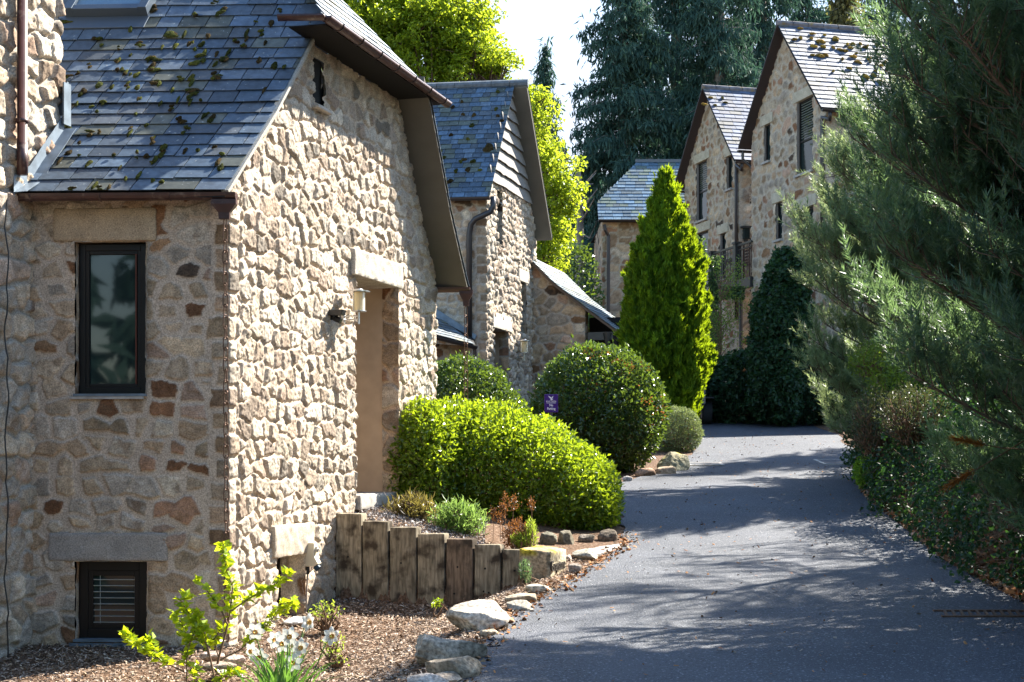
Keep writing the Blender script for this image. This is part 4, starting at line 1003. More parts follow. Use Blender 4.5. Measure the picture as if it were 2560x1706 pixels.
ML_GREY = leafmat('grey_green_leaf', (.10, .14, .07), (.17, .21, .11), (.35, .42, .12), .3, .5, .35)
ML_GOLD = leafmat('golden_conifer', (.025, .075, .006), (.10, .19, .012), (.50, .66, .015), .42, .6, .2)
ML_TREE = leafmat('spring_leaf', (.07, .13, .01), (.18, .26, .02), (.62, .74, .04), .5, .45, .3)
ML_CON = leafmat('dark_conifer_foliage', (.030, .072, .064), (.07, .135, .105), (.07, .15, .09), .28, .7, .15)  # teal lifted paler, distance haze put into the leaf colour
ML_IVY = leafmat('ivy_leaf', (.012, .034, .018), (.03, .075, .03), (.08, .20, .03), .22, .5, .3)
ML_PINE = leafmat('pine_needle', (.035, .075, .040), (.10, .17, .075), (.50, .62, .25), .38, .45, .45)
ML_PINED = leafmat('blue_pine_needle', (.020, .054, .040), (.070, .135, .080), (.32, .50, .17), .34, .42, .5)
ML_DEADN = leafmat('dead_needle', (.25, .09, .02), (.38, .15, .04), (.5, .2, .04), .4, .7, .1)
ML_SHRUB = leafmat('soft_shrub_leaf', (.12, .20, .03), (.22, .33, .05), (.60, .75, .08), .45, .45, .3)

# ================================================================== PLANTING BED: sleepers, rocks, step stones
sd = nrm(SL1-SL0); frS = Frame(SL0, sd, arr(sd[1], -sd[0]))
edges = [839, 907, 974, 1044, 1115, 1185, 1254, 1322]; tops = [1284, 1303, 1318, 1334, 1347, 1361, 1374]; bots = [1512, 1510, 1502, 1496, 1485, 1475, 1469]
lbs = ['tallest upright timber sleeper, against the stone wall beside the socket box', 'second tallest upright timber sleeper, next to the tallest at the wall', 'third upright timber sleeper from the stone wall, greenish and smooth', 'middle one of the seven stepped upright timber sleepers', 'split dark-stained sleeper, fifth one from the stone wall', 'second shortest upright timber sleeper with a black stain down its middle', 'shortest upright timber sleeper, beside the mossy carved stone']
for i in range(7):
    t0, t1 = frS.t(edges[i]+2), frS.t(edges[i+1]-2); zt = frS.z(edges[i], tops[i]); zb_ = frS.z(edges[i], bots[i])-.12
    rs = np.random.RandomState(70+i); b0 = arr(.25, .21, .15)*(.75+.4*rs.rand())
    if i == 4: b0 = arr(.16, .115, .08)
    g = empty('timber_sleeper', lbs[i], 'sleeper', 'stepped upright timber sleepers')
    rough_block('timber', frS.p((t0+t1)/2, -.06+rs.randn()*.012, (zt+zb_)/2), np.append(sd, 0)*(t1-t0)/2+Z3*rs.randn()*.0008, np.append(frS.n, 0)*.075, Z3*(zt-zb_)/2, g, res=.02, amp=.006, base=b0, seed=80+i, matl=M_TIMBER, rnd=.012)
    for (a, bz) in ((.5, .42), (.35, .82), (.65, .84))[:(1 if i in (0, 2, 3) else 3)]:
        m = MB(); c = frS.p(t0+(t1-t0)*(a+rs.randn()*.06), .022+.0, zt-(zt-zb_)*bz); m.tube([c-np.append(frS.n, 0)*.03, c], .011, 8); m.build('bolt_hole', M_DARK, g)

def icosphere(sub):
    import bmesh
    bm = bmesh.new(); bmesh.ops.create_icosphere(bm, subdivisions=sub, radius=1)
    V = np.array([v.co[:] for v in bm.verts]); F = np.array([[v.index for v in f.verts] for f in bm.faces]); bm.free(); return V, F
ICO = {k: icosphere(k) for k in (3, 4, 5)}
def rock(label, px0, px1, py0, py1, Y=None, seed=0, base=(.35, .29, .215), depth=.8, planes=9, moss=False, sub=5, name='garden_rock', flat=0, group='rocks edging the drive', cat='rock', rot=None):
    rs = np.random.RandomState(seed); V, F = ICO[sub]
    xm = (px0+px1)/2
    if Y is None:
        Y = 9538/(py1-817)+.0
        for _ in range(6):
            x = (xm-CX)/FP*Y; g = float(gz(x, Y)); yy = HY-FP*g/Y; Y *= 1+(yy-py1)/FP*8
        Y = float(Y)
    hw = (px1-px0)/2/FP*Y; hh = (py1-py0)/FP*Y*.62; hd = hw*depth
    W = V.copy()
    for k in range(planes):
        d = rdir(rs, 1)[0]; 
        if k == 0: d = nrm(arr(rs.randn()*.12, -.25, 1))
        o = .52+.3*rs.rand(); q = W@d; W = W-np.clip(q-o, 0, None)[:, None]*d*.93
    W = W/np.abs(W).max(0)
    W = W*(1+.26*fbm3(W*1.7+seed, seed, 4)[:, None])+nrm(V)*(.14*fbm3(W*4.5+seed, seed+3, 5))[:, None]
    W = W*arr(hw, hd, hh)
    a = rs.randn()*.3 if rot is None else rot; W = W@np.array([[math.cos(a), math.sin(a), 0], [-math.sin(a), math.cos(a), 0], [0, 0, 1]])
    ctr = P(xm, py1, Y)+arr(0, hd*.7, hh*.42)
    col = np.array(base)*(1+.8*fbm3(W*7+seed, seed+5, 4))[:, None]
    dk = sstep(.02, .2, fbm3(W*4+seed, seed+6, 4))[:, None]*.55; col = col*(1-dk)+arr(.09, .075, .05)*dk
    if moss:
        mk = (sstep(.0, .12, fbm3(W*5+seed, seed+8, 3))*sstep(.1, .6, W[:, 2]/hh))[:, None]; col = col*(1-mk)+arr(.30, .24, .03)*mk
    o = mesh_np(name, W, F, M_ROCK, None, col=col, smooth=True); o.location = ctr
    return tag(o, label, cat, group)
rock('big pale rounded rock at the edge of the drive below the sleepers', 1113, 1288, 1497, 1574, seed=1, base=(.46, .40, .33), depth=.8)
rock('long grey boulder with a dark pitted side, just above the lowest angular rock', 1000, 1216, 1568, 1662, seed=2, base=(.31, .27, .215), depth=.6, rot=.25)
rock('brown angular rock leaning in front of the long grey boulder', 1050, 1200, 1622, 1700, seed=3, base=(.33, .27, .20), depth=.8)
rock('flat pale rock cut by the bottom edge of the photo, beside the drive', 1010, 1135, 1686, 1722, seed=4, base=(.36, .32, .28))
rock('small brown rock at the bottom of the photo against the drive', 1080, 1162, 1678, 1712, seed=5, sub=4, base=(.34, .28, .22))
rock('flat cream rock below the mossy carved stone', 1310, 1382, 1457, 1482, seed=6, sub=4, base=(.45, .40, .31))
rock('brown rock in front of the flat cream rock by the carved stone', 1262, 1352, 1474, 1508, seed=7, sub=4)
rock('small rock right behind the big pale rounded rock', 1256, 1336, 1500, 1530, seed=8, sub=4, base=(.30, .27, .22))
rock('little rock between the big pale rock and the long grey boulder', 1198, 1248, 1567, 1592, seed=9, sub=4)
rock('squat grey-brown stone right of the mossy carved stone', 1420, 1456, 1402, 1432, seed=10, sub=4, base=(.28, .24, .20))
rock('flat slab-like stone lying before the pale paving', 1430, 1502, 1370, 1402, seed=11, sub=4, base=(.36, .34, .28), depth=1.2)
rock('low stone between the carved stone and the lime hedge', 1402, 1436, 1382, 1402, seed=12, sub=4, base=(.36, .30, .25))
rock('squared dark block under the lime hedge, left one of two', 1345, 1394, 1322, 1360, seed=13, sub=4, base=(.17, .16, .12), planes=5)
rock('squared dark block under the lime hedge, right one of two', 1396, 1438, 1322, 1360, seed=14, sub=4, base=(.18, .16, .12), planes=5)
rock('brown stone at the right end of the lime hedge beside the drive', 1490, 1546, 1318, 1354, seed=15, sub=4, base=(.20, .16, .13))
rock('small stone under the lime hedge left of its end stone', 1446, 1490, 1330, 1358, seed=16, sub=3, base=(.2, .17, .14))
rock('big craggy yellow-stained rock beside the round dark bush', 1636, 1728, 1118, 1178, seed=17, base=(.33, .30, .20), moss=True)
rock('rust-coloured stone at the foot of the round dark bush', 1588, 1642, 1164, 1192, seed=18, sub=4, base=(.34, .22, .15))
rock('pale brown stone below the craggy yellow-stained rock', 1640, 1692, 1163, 1187, seed=19, sub=4, base=(.38, .29, .2))
rock('small grey stone left of the rust-coloured stone by the drive', 1556, 1584, 1184, 1206, seed=20, sub=3, base=(.33, .3, .27))
for k, (a, b, c, d, lb) in enumerate(((495, 560, 1628, 1650, 'smooth pinkish pebble behind the leafy foreground shrub'), (560, 612, 1634, 1662, 'largest smooth pebble at the foot of the leafy foreground shrub'), (498, 585, 1656, 1672, 'flat long pebble nearest the camera below the leafy shrub'))):
    rock(lb, a, b, c, d, seed=30+k, sub=4, base=(.40, .31, .26), planes=2, name='pebble', group='pebbles under the leafy shrub', cat='pebble')
rock('pale flat stone slab lying by the wall behind the daffodils', 688, 778, 1542, 1562, seed=35, sub=4, base=(.55, .53, .50), planes=3, name='stone_slab', cat='stone', group=None)
# carved stone
g = empty('carved_stone', 'squared name stone with yellow moss on top and lettering carved on its sunlit side', 'carved stone')
Yc = 15.25; cA = P(1297, 1460, Yc); cB = P(1376, 1462, Yc-.05); cD = P(1420, 1440, Yc+.9)
ux = nrm(arr(1, -.02, 0)); uy = nrm(arr(.30, .95, 0)); wdt = .33; dpt = .62; hgt = .42
ctr = P(1336, 1464, Yc)+uy*dpt/2+Z3*(hgt/2-.06)
V, F = ICO[5]; q = np.abs(V).max(1, keepdims=True); W = V/q; W = W*(.86+.14/np.linalg.norm(W, axis=1, keepdims=True)*1.0)
W[:, 2] -= .10*(W[:, 0])*(W[:, 2] > 0)
W = W*(1+.07*fbm3(W*2.1, 3, 4)[:, None]); s_ = W*arr(wdt/2, dpt/2, hgt/2); Wd = s_[:, 0:1]*ux+s_[:, 1:2]*uy+s_[:, 2:3]*Z3
Wd += nrm(Wd)*(.05*fbm3(Wd*9, 4, 4))[:, None]
col = arr(.34, .25, .155)*(1+.7*fbm3(Wd*9, 5, 4))[:, None]; sid = (s_[:, 0] > wdt*.36)[:, None]; col = np.where(sid, arr(.42, .36, .25)*(1+.6*fbm3(Wd*12, 6, 3))[:, None], col)
mk = (sstep(-.12, .08, fbm3(Wd*7, 8, 3))*sstep(.60, .85, W[:, 2]))[:, None]; col = col*(1-mk)+arr(.34, .26, .025)*mk
bk = (sstep(.10, .2, fbm3(Wd*8, 9, 3)))[:, None]*sid; col = col*(1-bk*.7)+arr(.06, .05, .035)*bk*.7
o = mesh_np('stone_block', Wd, F, M_ROCK, g, col=col, smooth=True); o.location = ctr
def text(name, body, loc, ux, uz, size, mt, parent, ext=.002, sx=1.0, bold=0):
    cu = bpy.data.curves.new(name, 'FONT'); cu.body = body; cu.size = size; cu.extrude = ext; cu.align_x = 'CENTER'; cu.align_y = 'CENTER'; cu.offset = bold
    o = bpy.data.objects.new(name, cu); C.objects.link(o)
    ux = Vector(ux).normalized(); uz = Vector(uz).normalized(); nn = ux.cross(uz).normalized(); uz = nn.cross(ux)
    from mathutils import Matrix
    M = Matrix((ux*sx, uz, nn)).transposed().to_4x4(); M.translation = Vector(loc)
    dg = bpy.context.evaluated_depsgraph_get(); me = bpy.data.meshes.new_from_object(o.evaluated_get(dg)); bpy.data.objects.remove(o)
    me.materials.clear(); me.materials.append(mt)
    o = bpy.data.objects.new(name, me); C.objects.link(o); o.matrix_world = M
    if parent: o.parent = parent
    return o
sn = nrm(np.cross(uy, Z3)); text('carved_name', 'Graystone', ctr+sn*(wdt/2*.955)+Z3*.035, uy, Z3, .155, M_INK, g, .012, .8)

M_LID = mat('worn_iron_lid', (.06, .062, .07), .6, noise=.4, nscale=20)
# paving slab by the hedge
m = MB(); a = P(1482, 1392, 16.75); 
m.prism([P(1470, 1396, 16.5)+Z3*.0, P(1586, 1368, 17.35), P(1560, 1362, 17.6), P(1450, 1378, 17.1)], Z3*.02); tag(m.build('paving_slab', M_CONC), 'pale flat paving slab between the name stone and the lime hedge', 'paving slab')
for (px, py, w_, lb) in ((2470, 1540, .85, 'rusty grating over the drain at the right edge of the drive'),):
    Yg = 9538/(py-817); c = P(px, py, Yg); c[2] = plane_z(Yg)+.022; m = MB()
    for k in range(12): m.box(c+arr((k-5.5)*.07+.02, 0, 0), arr(.012, 0, 0), arr(.02, .11, .0094), Z3*.006)
    for s in (-1, 1): m.box(c+arr(0, s*.13, s*.011), arr(.44, 0, 0), arr(0, .02, .0017), Z3*.007)
    tag(m.build('drain_grate', M_RUST), lb, 'drain grate')
for (px, py, w_, lb) in ((2125, 1158, .55, 'pale-edged manhole cover half under the pine on the right of the drive'), (1762, 1163, .30, 'small manhole cover on the left of the drive beside the craggy rock')):
    Yg = 9538/(py-817); c = P(px, py, Yg); c[2] = plane_z(Yg)+.020; g = empty('manhole_cover', lb, 'manhole cover', 'manhole covers in the drive'); m = MB()
    for s in (-1, 1): m.box(c+arr(0, s*w_*.9, s*w_*.0765), arr(w_, 0, 0), arr(0, .03, .0026), Z3*.006); m.box(c+arr(s*w_, 0, 0), arr(.03, 0, 0), arr(0, w_*.9, w_*.0765), Z3*.005)
    m.build('rim', M_CONC, g); m = MB(); m.box(c, arr(w_-.03, 0, 0), arr(0, w_*.9-.03, (w_*.9-.03)*.085), Z3*.004); m.build('lid', M_LID, g)

# no parking sign
g = empty('parking_sign', 'purple no parking sign with a white bird emblem in front of the round dark bush', 'sign')
Ys = 22.5; c = P(1378, 1009, Ys); hw = 17/FP*Ys; hh = 22.5/FP*Ys
m = MB(); m.box(c, arr(hw, 0, 0), arr(0, .006, 0), Z3*hh); m.build('board', M_PURPLE, g, bevel=.004)
m = MB(); m.tube([c+arr(0, .02, hh*.6), arr(c[0], c[1]+.02, -.75)], .018, 8); m.build('post', M_IRON, g)
m = MB(); s = hh/22.5
def pl(pts): m.prism([c+arr(x*s, -.0075, y*s) for x, y in pts], arr(0, -.001, 0))
pl([(-7.5, 19.5), (-5.5, 15.5), (-2.5, 12.5), (-1, 10.5), (0, 11.5), (.5, 14), (-1, 15.6), (-3.5, 17.2)])
pl([(5.6, 19), (4.6, 15.6), (2.6, 12.3), (.8, 10), (-1, 10.5), (0, 13.8), (1.6, 15.5), (3.4, 17)])
pl([(-1, 11), (1, 11), (2.6, 10.4), (4.9, 12.2), (4, 9.4), (2.5, 7.9), (0, 7.2), (-2, 8), (-2.4, 9)])
m.build('bird_emblem', M_WHITE, g)
text('lettering', 'BOVEY  CASTLE', c+arr(0, -.0085, 5.0*s), (1, 0, 0), (0, 0, 1), 4.2*s, M_WHITE, g, .0006, .85, .0004)
m = MB(); m.box(c+arr(0, -.0078, 2.6*s), arr(12*s, 0, 0), arr(0, .001, 0), Z3*.25*s); m.box(c+arr(0, -.0078, .6*s), arr(11.5*s, 0, 0), arr(0, .001, 0), Z3*.35*s); m.build('rule_line', M_WHITE, g)
text('lettering', 'No\nParking', c+arr(0, -.0085, -9.0*s), (1, 0, 0), (0, 0, 1), 8.6*s, M_WHITE, g, .0006, .82, .0012)

# ================================================================== HEDGES AND BUSHES
mound('lime_hedge', 'clipped yellow-green hedge in the centre, curving down to the drive', 'hedge',
      [blob(1060, 1168, 18.5, 92, 166, .55), blob(1120, 1168, 19.1, 140, 166, .8), blob(1215, 1172, 19.3, 165, 163, 1.0), blob(1310, 1192, 19.3, 170, 148, 1.0), blob(1400, 1228, 19.3, 146, 120, .95), blob(1460, 1262, 19.3, 92, 84, .8)], 50000, .066, .034, ML_LIME, seed=1, twigs=700, inner=.42, lump=.04, shell=(.74, 1.03), rough=1.0)
mound('round_bush', 'large round dark glossy bush with reddish tips behind the purple sign', 'bush',
      [blob(1495, 1030, 26.5, 168, 163, 1.2)], 24000, .080, .048, ML_DARK, seed=2, twigs=420, inner=.3, lump=.06, shell=(.80, 1.02), rough=1.0, group='clipped round bushes')
rs = np.random.RandomState(77); d = rdir(rs, 4200); cb, rb = blob(1495, 1030, 26.5, 168, 163, 1.2)
sel = (d[:, 2] > .15) & (d[:, 0] > -.25) | ((d[:, 0] > .55) & (d[:, 2] > -.5)); d = d[sel]; d = d[fbm3(d*3, 5, 2) > .10][:700]; p = cb+d*rb*(.97+.05*rs.rand(len(d)))[:, None]
leaf_mesh('red_shoots', p, nrm(d+.6*rs.randn(len(d), 3)+arr(0, 0, .5)), rdir(rs, len(d)), .055, .028, ML_MIX, bpy.data.objects['round_bush'], seed=3)['kind'] = 'stuff'
mound('round_bush', 'pale-topped dark bush by the far corner of the near house, behind the lime hedge', 'bush', [blob(1150, 1010, 24.2, 128, 118, .85), blob(1230, 1040, 24, 85, 75, .6)], 17000, .062, .036, ML_DARK, seed=4, twigs=80, shell=(.86, 1), group='clipped round bushes')
mound('small_bush', 'small grey-green domed bush beside the drive right of the round dark bush', 'bush', [blob(1690, 1078, 30.6, 66, 62, .5)], 11000, .045, .018, ML_GREY, seed=5, twigs=120, shell=(.84, 1.0), lump=.06, group='clipped round bushes')
mound('bronze_plant', 'low bronze-leaved plant growing above the third sleeper', 'plant', [blob(1030, 1286, 17.1, 58, 38, .22)], 1100, .095, .016, leafmat('bronze_green_leaf', (.05, .03, .022), (.15, .12, .05), (.38, .32, .07), .35, .3, .6), seed=6, twigs=60, upb=.9, inner=.5, shell=(.5, 1.25), rough=1.2, lump=.25)
mound('bronze_plant', 'reddish spring plant beside the shortest sleepers', 'plant', [blob(1296, 1340, 16.2, 34, 34, .16)], 700, .05, .016, ML_MIX, seed=8, twigs=20, upb=.9, inner=.4, shell=(.7, 1.1))
mound('green_plant', 'bright mid-green mounded plant above the middle sleepers', 'plant', [blob(1146, 1306, 16.8, 58, 44, .24)], 1900, .075, .016, leafmat('fresh_green', (.06, .12, .03), (.15, .25, .07), (.38, .58, .12), .4, .4, .4), seed=7, twigs=50, upb=1.0, inner=.5, shell=(.5, 1.2), lump=.22)
mound('heather_plant', 'upright light green heathery plant right beside the reddish plant', 'plant', [blob(1326, 1340, 16.1, 16, 40, .08), blob(1302, 1352, 16.05, 24, 18, .08)], 1500, .032, .008, ML_SHRUB, seed=9, twigs=16, upb=2.0, inner=.5, shell=(.5, 1.1))
mound('low_juniper', 'dark sprig growing against the left side of the carved stone', 'plant', [blob(1312, 1432, 15.0, 16, 30, .07)], 500, .04, .007, ML_PINED, seed=10, twigs=10, upb=2, inner=.5)
# dead flower plumes
g = empty('dead_flower_plume', 'tall rust-brown dried flower plumes standing in front of the lime hedge', 'dried flowers')
tb = []; pp = []; rs = np.random.RandomState(4)
for (x, y0, y1, Y) in ((1262, 1236, 1335, 16.7), (1285, 1242, 1330, 16.6), (1258, 1262, 1330, 16.5), (1232, 1275, 1335, 16.6), (1328, 1250, 1300, 17.4), (1250, 1288, 1335, 16.6)):
    b = P(x+12*rs.randn()*.5, y1+20, Y); t = P(x, y0, Y); tb.append(([b, (b+t)/2+rs.randn(3)*.01, t], [.004, .003, .002]))
    q = np.linspace(0, 1, 110); z = t+(b-t)*(q*.32)[:, None]+rs.randn(110, 3)*(.010+.022*np.sin(q*3.1))[:, None]; leaf_mesh('plume', z, rs.randn(len(z), 3)*.6+arr(0, 0, 1), rdir(rs, len(z)), .024, .013, ML_MIX, g)
    multi_tube('stem', tb[-1:], M_TWIG, g, 4)

# golden conifer
def conifer_spray(name, label, px, Y, ytop, zb, prof, n, mt, seed, L=.13, W=.022, group=None, trunk=True, lump=.17, droop=-1.1, cat='tree'):
    """prof: list of (photo row, half width in photo px)"""
    rs = np.random.RandomState(seed); root = empty(name, label, cat, group); c = P(px, ytop, Y); zt = c[2]
    zz = np.array([(HY-a)/FP*Y for a, b in prof])[::-1]; ww = np.array([b/FP*Y for a, b in prof])[::-1]
    z = zb+(zt-zb)*rs.rand(n*3); w = np.interp(z, zz, ww); k = rs.rand(len(z)) < (w+.04)/(w.max()+.04); z = z[k][:n]; w = w[k][:n]; n = len(z)
    a = rs.rand(n)*2*math.pi; dirv = np.stack([np.cos(a), np.sin(a), np.zeros(n)], 1)
    lp = 1+lump*2.6*fbm3(np.stack([np.cos(a)*1.5, np.sin(a)*1.5, z*1.1], 1)*1.6, seed, 4)*2
    spire = .42*(np.maximum(0, vn3(np.stack([np.cos(a)*3.2, np.sin(a)*3.2, z*2.2], 1), seed+3)-.55))
    rr = w*lp*(.55+.42*rs.rand(n)**.55)+spire*w.max()*.3
    p = np.stack([c[0]+dirv[:, 0]*rr, c[1]+dirv[:, 1]*rr, z], 1)
    nt = 620; tj = rs.randint(n, size=nt); ti = rs.randint(nt, size=n); pick = rs.rand(n) < .62
    tw = w[tj]*(.80+.10*rs.rand(nt)); tb0 = np.stack([c[0]+dirv[tj, 0]*tw, c[1]+dirv[tj, 1]*tw, z[tj]-.12], 1)
    tax = nrm(dirv[tj]*(.50+.3*rs.rand(nt))[:, None]+arr(0, 0, 1)+.18*rs.randn(nt, 3)); tl = (.22+.30*rs.rand(nt))*(.35+.65*w[tj]/w.max())
    v = rs.rand(n); pt = tb0[ti]+tax[ti]*(tl[ti]*v)[:, None]+rs.randn(n, 3)*(.065*(1.05-v))[:, None]
    p = np.where(pick[:, None], pt, p); dirv = np.where(pick[:, None], tax[ti]*.9, dirv)
    ax = nrm(dirv*.55+arr(0, 0, -droop)+.30*rs.randn(n, 3)); pn = rdir(rs, n); side = nrm(np.cross(ax, pn))
    Pt = []; D = []; LL = []
    for j, (s, l, q) in enumerate(((-.75, .62, .25), (-.38, .8, .12), (0, 1.05, 0), (.38, .8, .12), (.75, .62, .25))):
        Pt.append(p+ax*L*q); D.append(ax+side*s); LL.append(np.full(n, L*l)*(.75+.5*rs.rand(n)))
    Pt = np.concatenate(Pt); D = np.concatenate(D); LL = np.concatenate(LL); NN = np.tile(pn, (5, 1)); rn = np.tile(rs.rand(n), 5)
    leaf_mesh('foliage', Pt, D, NN, LL, W*(.8+.5*np.tile(rs.rand(n), 5)), mt, root, rnd=rn)
    tb = [([arr(c[0], c[1], zb-.3), arr(c[0], c[1], zb+(zt-zb)*.5), arr(c[0], c[1], zt-.1)], [.10*(zt-zb)/5, .06*(zt-zb)/5, .01])]
    for i in range(60):
        z0 = zb+(zt-zb)*(.05+.85*rs.rand()); a0 = rs.rand()*6.28; w0 = np.interp(z0, zz, ww)*.75
        tb.append(([arr(c[0], c[1], z0), arr(c[0]+math.cos(a0)*w0*.6, c[1]+math.sin(a0)*w0*.6, z0+.15*w0), arr(c[0]+math.cos(a0)*w0, c[1]+math.sin(a0)*w0, z0+.6*w0)], [.02, .012, .005]))
    multi_tube('trunk', tb, M_BARK, root, 5)
    return root
conifer_spray('golden_conifer', 'tall cone-shaped bright yellow-green conifer in the centre of the view', 1664, 33.5, 428, .12,
    [(420, 1), (445, 8), (480, 20), (520, 32), (560, 46), (620, 70), (700, 88), (800, 96), (900, 100), (980, 92), (1030, 74), (1080, 52), (1120, 40)], 38000, ML_GOLD, 21, L=.17, W=.030)

# deciduous tree in spring leaf
def blob_tree(name, label, base, blobs, nclump, nleaf, rc, L, W, mt, seed, trunk_r=.25, bark=None, limbs=True, group=None):
    rs = np.random.RandomState(seed); root = empty(name, label, 'tree', group)
    c = np.array([b[0] for b in blobs], float); r = np.array([b[1] for b in blobs], float); vol = r.prod(1)**.8
    k = rs.choice(len(blobs), nclump, p=vol/vol.sum()); cc = c[k]+rdir(rs, nclump)*r[k]*(rs.rand(nclump)**.42)[:, None]
    kk = np.repeat(np.arange(nclump), nleaf); n = len(kk); rcv = rc*(.6+.8*rs.rand(nclump))
    p = cc[kk]+rdir(rs, n)*(rcv[kk]*rs.rand(n)**.45)[:, None]*arr(1.15, 1.15, .75)
    leaf_mesh('crown', p, rs.randn(n, 3)+arr(0, 0, -.3), rs.randn(n, 3)*.8+arr(0, 0, 1), L*(.6+.7*rs.rand(n)), W*(.6+.7*rs.rand(n)), mt, root, seed=seed)
    tb = []; b = np.array(base, float); top = c.mean(0); mid = b+(top-b)*.45
    tb.append(([b, b+(mid-b)*.5+rs.randn(3)*.1, mid, top], [trunk_r, trunk_r*.85, trunk_r*.7, trunk_r*.3]))
    for j in range(len(blobs)):
        s = b+(top-b)*(.35+.4*rs.rand()); m1 = s+(c[j]-s)*.5+rs.randn(3)*.25; tb.append(([s, m1, c[j]], [trunk_r*.45, trunk_r*.3, trunk_r*.12]))
        for q in range(22):
            e = cc[rs.randint(nclump)] if j < 0 else c[j]+rdir(rs, 1)[0]*r[j]*.95
            m2 = (c[j]+e)/2+rs.randn(3)*.2*r[j].mean()*.5; tb.append(([m1+(c[j]-m1)*rs.rand(), m2, e], [trunk_r*.14, trunk_r*.09, .008]))
    multi_tube('trunk', tb, bark or M_BARK, root, 6)
    return root
YT = 52
blob_tree('broadleaf_tree', 'tall spring-green deciduous tree rising between the near and middle houses', (-2.2, YT, 1.8),
    [blob(900, 30, YT, 200, 190, 2.6), blob(1020, 90, YT, 190, 150, 2.4), blob(1120, 40, YT, 120, 110, 1.8), blob(1170, 160, YT, 120, 110, 1.6), blob(1245, 165, YT, 55, 50, .9), blob(1180, 60, YT, 60, 60, 1), blob(1330, 290, YT, 62, 85, 1.1), blob(1378, 420, YT, 72, 75, 1.1), blob(1415, 480, YT, 48, 45, .8), blob(1372, 540, YT, 70, 90, 1.1), blob(1360, 650, YT, 62, 70, .9), blob(960, 200, YT, 180, 120, 2)], 1250, 56, .38, .15, .10, ML_TREE, 31, .30)

# tall dark conifers with hanging sprays
def drooping_conifer(name, label, x, y, zb, zt, r0, seed, n=7000, group='tall dark conifers behind the houses', mt=None, low=.08, top_r=.25, L=.40, W=.085, pw=.75):
    n = int(n*2.1)
    rs = np.random.RandomState(seed); root = empty(name, label, 'tree', group); H = zt-zb
    nb = int(H*9); tb = [([arr(x, y, zb), arr(x, y, zb+H*.5), arr(x, y, zt)], [.016*H, .010*H, .02])]; Pt = []; R_ = []
    for i in range(nb):
        f = low+(1-low)*(i+rs.rand())/nb; z = zb+H*f; a = rs.rand()*2*math.pi; ln = (r0*(1-f)**pw+top_r)*(.6+.55*rs.rand())
        s = arr(x, y, z); d = arr(math.cos(a), math.sin(a), 0); pts = [s+d*ln*q+Z3*(.10*ln*math.sin(q*2.5)-.22*ln*q*q) for q in (0, .33, .66, 1)]
        if i % 2 == 0: tb.append((pts, [.045, .03, .02, .008]))
        m = int(n/nb*(ln/(r0*.6)))+3; q = rs.rand(m)**.6; base = s+d*ln*q[:, None]+Z3*(.10*ln*np.sin(q*2.5)-.22*ln*q*q)[:, None]
        sd_ = arr(-d[1], d[0], 0); base = base+sd_*((rs.rand(m)-.5)*ln*.50)[:, None]+Z3*(-.1*rs.rand(m))[:, None]; Pt.append(base)
    Pt = np.concatenate(Pt); m = len(Pt)
    D = arr(0, 0, -1)+rs.randn(m, 3)*.35+nrm(Pt-arr(x, y, 0))*arr(1, 1, 0)*.4
    sz = .6+.7*rs.rand(m)
    o = leaf_mesh('crown', np.concatenate([Pt, Pt+rs.randn(m, 3)*arr(.14, .14, .30)]), np.concatenate([D, D+rs.randn(m, 3)*.5]), rdir(rs, 2*m), np.tile(L*sz, 2), np.tile(W*sz, 2), mt or ML_CON, root, seed=seed)
    multi_tube('trunk', tb, M_BARKG, root, 5)
    return root
def px_at(px, Y): return (px-CX)/FP*Y
dc = [(1362, 78, 18.0, 21.2, 'slim dark conifer with its tip showing against the sky beside the spring-green tree', 2.3, 3600),
      (1560, 70, 0, 30, 'tall dark conifer with drooping branches, edge of the wood next to the open sky', 3.3, 12000),
      (1690, 76, 0, 33, 'dark drooping conifer second from the open sky, above the hipped roof', 3.4, 10000),
      (1800, 70, 0, 31, 'dark conifer rising right behind the second gable', 3.1, 10000),
      (1905, 78, 0, 34, 'dark conifer behind and left of the tallest gable', 3.4, 9000),
      (2020, 84, 0, 33, 'dark conifer standing right behind the ridge of the tallest gable', 3.4, 8000),
      (1470, 84, 0, 17, 'lower dark conifer in the gap left of the hipped roof', 3.0, 7000),
      (2200, 80, 0, 32, 'dark conifer behind the tallest house, hidden mostly by the near pine', 3.6, 6000)]
for i, (px, Y, _, zt_, lb, r0, n) in enumerate(dc):
    x = px_at(px, Y); drooping_conifer('dark_conifer', lb, x, Y, float(gz(x, Y)), zt_, r0, 100+i, n, top_r=.3 if i else .15)
for i, (px, py, Y, rr, lb) in enumerate(((1430, 760, 58, 75, 'dark leafy shrub between the spring tree and the hipped house'), (1330, 860, 56, 80, 'dark evergreen shrub behind the porch roof of the middle house'), (1480, 900, 54, 60, 'small dark shrub in front of the hipped house wall'))):
    mound('dark_shrub', lb, 'shrub', [blob(px, py, Y, rr, rr*2.1, 1.2), blob(px+20, py+120, Y, rr, rr*2, 1.2)], 5000, .16, .09, ML_DARK, seed=60+i, twigs=30, group='dark shrubs behind the middle house')
drooping_conifer('brown_topped_pine', 'tree with bushy olive-brown crown above the ridge of the tallest gable', px_at(2110, 62), 62, 2, 19.6, 3.0, 130, 6500, group=None, mt=leafmat('olive_crown', (.06, .06, .03), (.13, .12, .05), (.3, .3, .08), .3, .7, .1), L=.25, W=.14, low=.55)
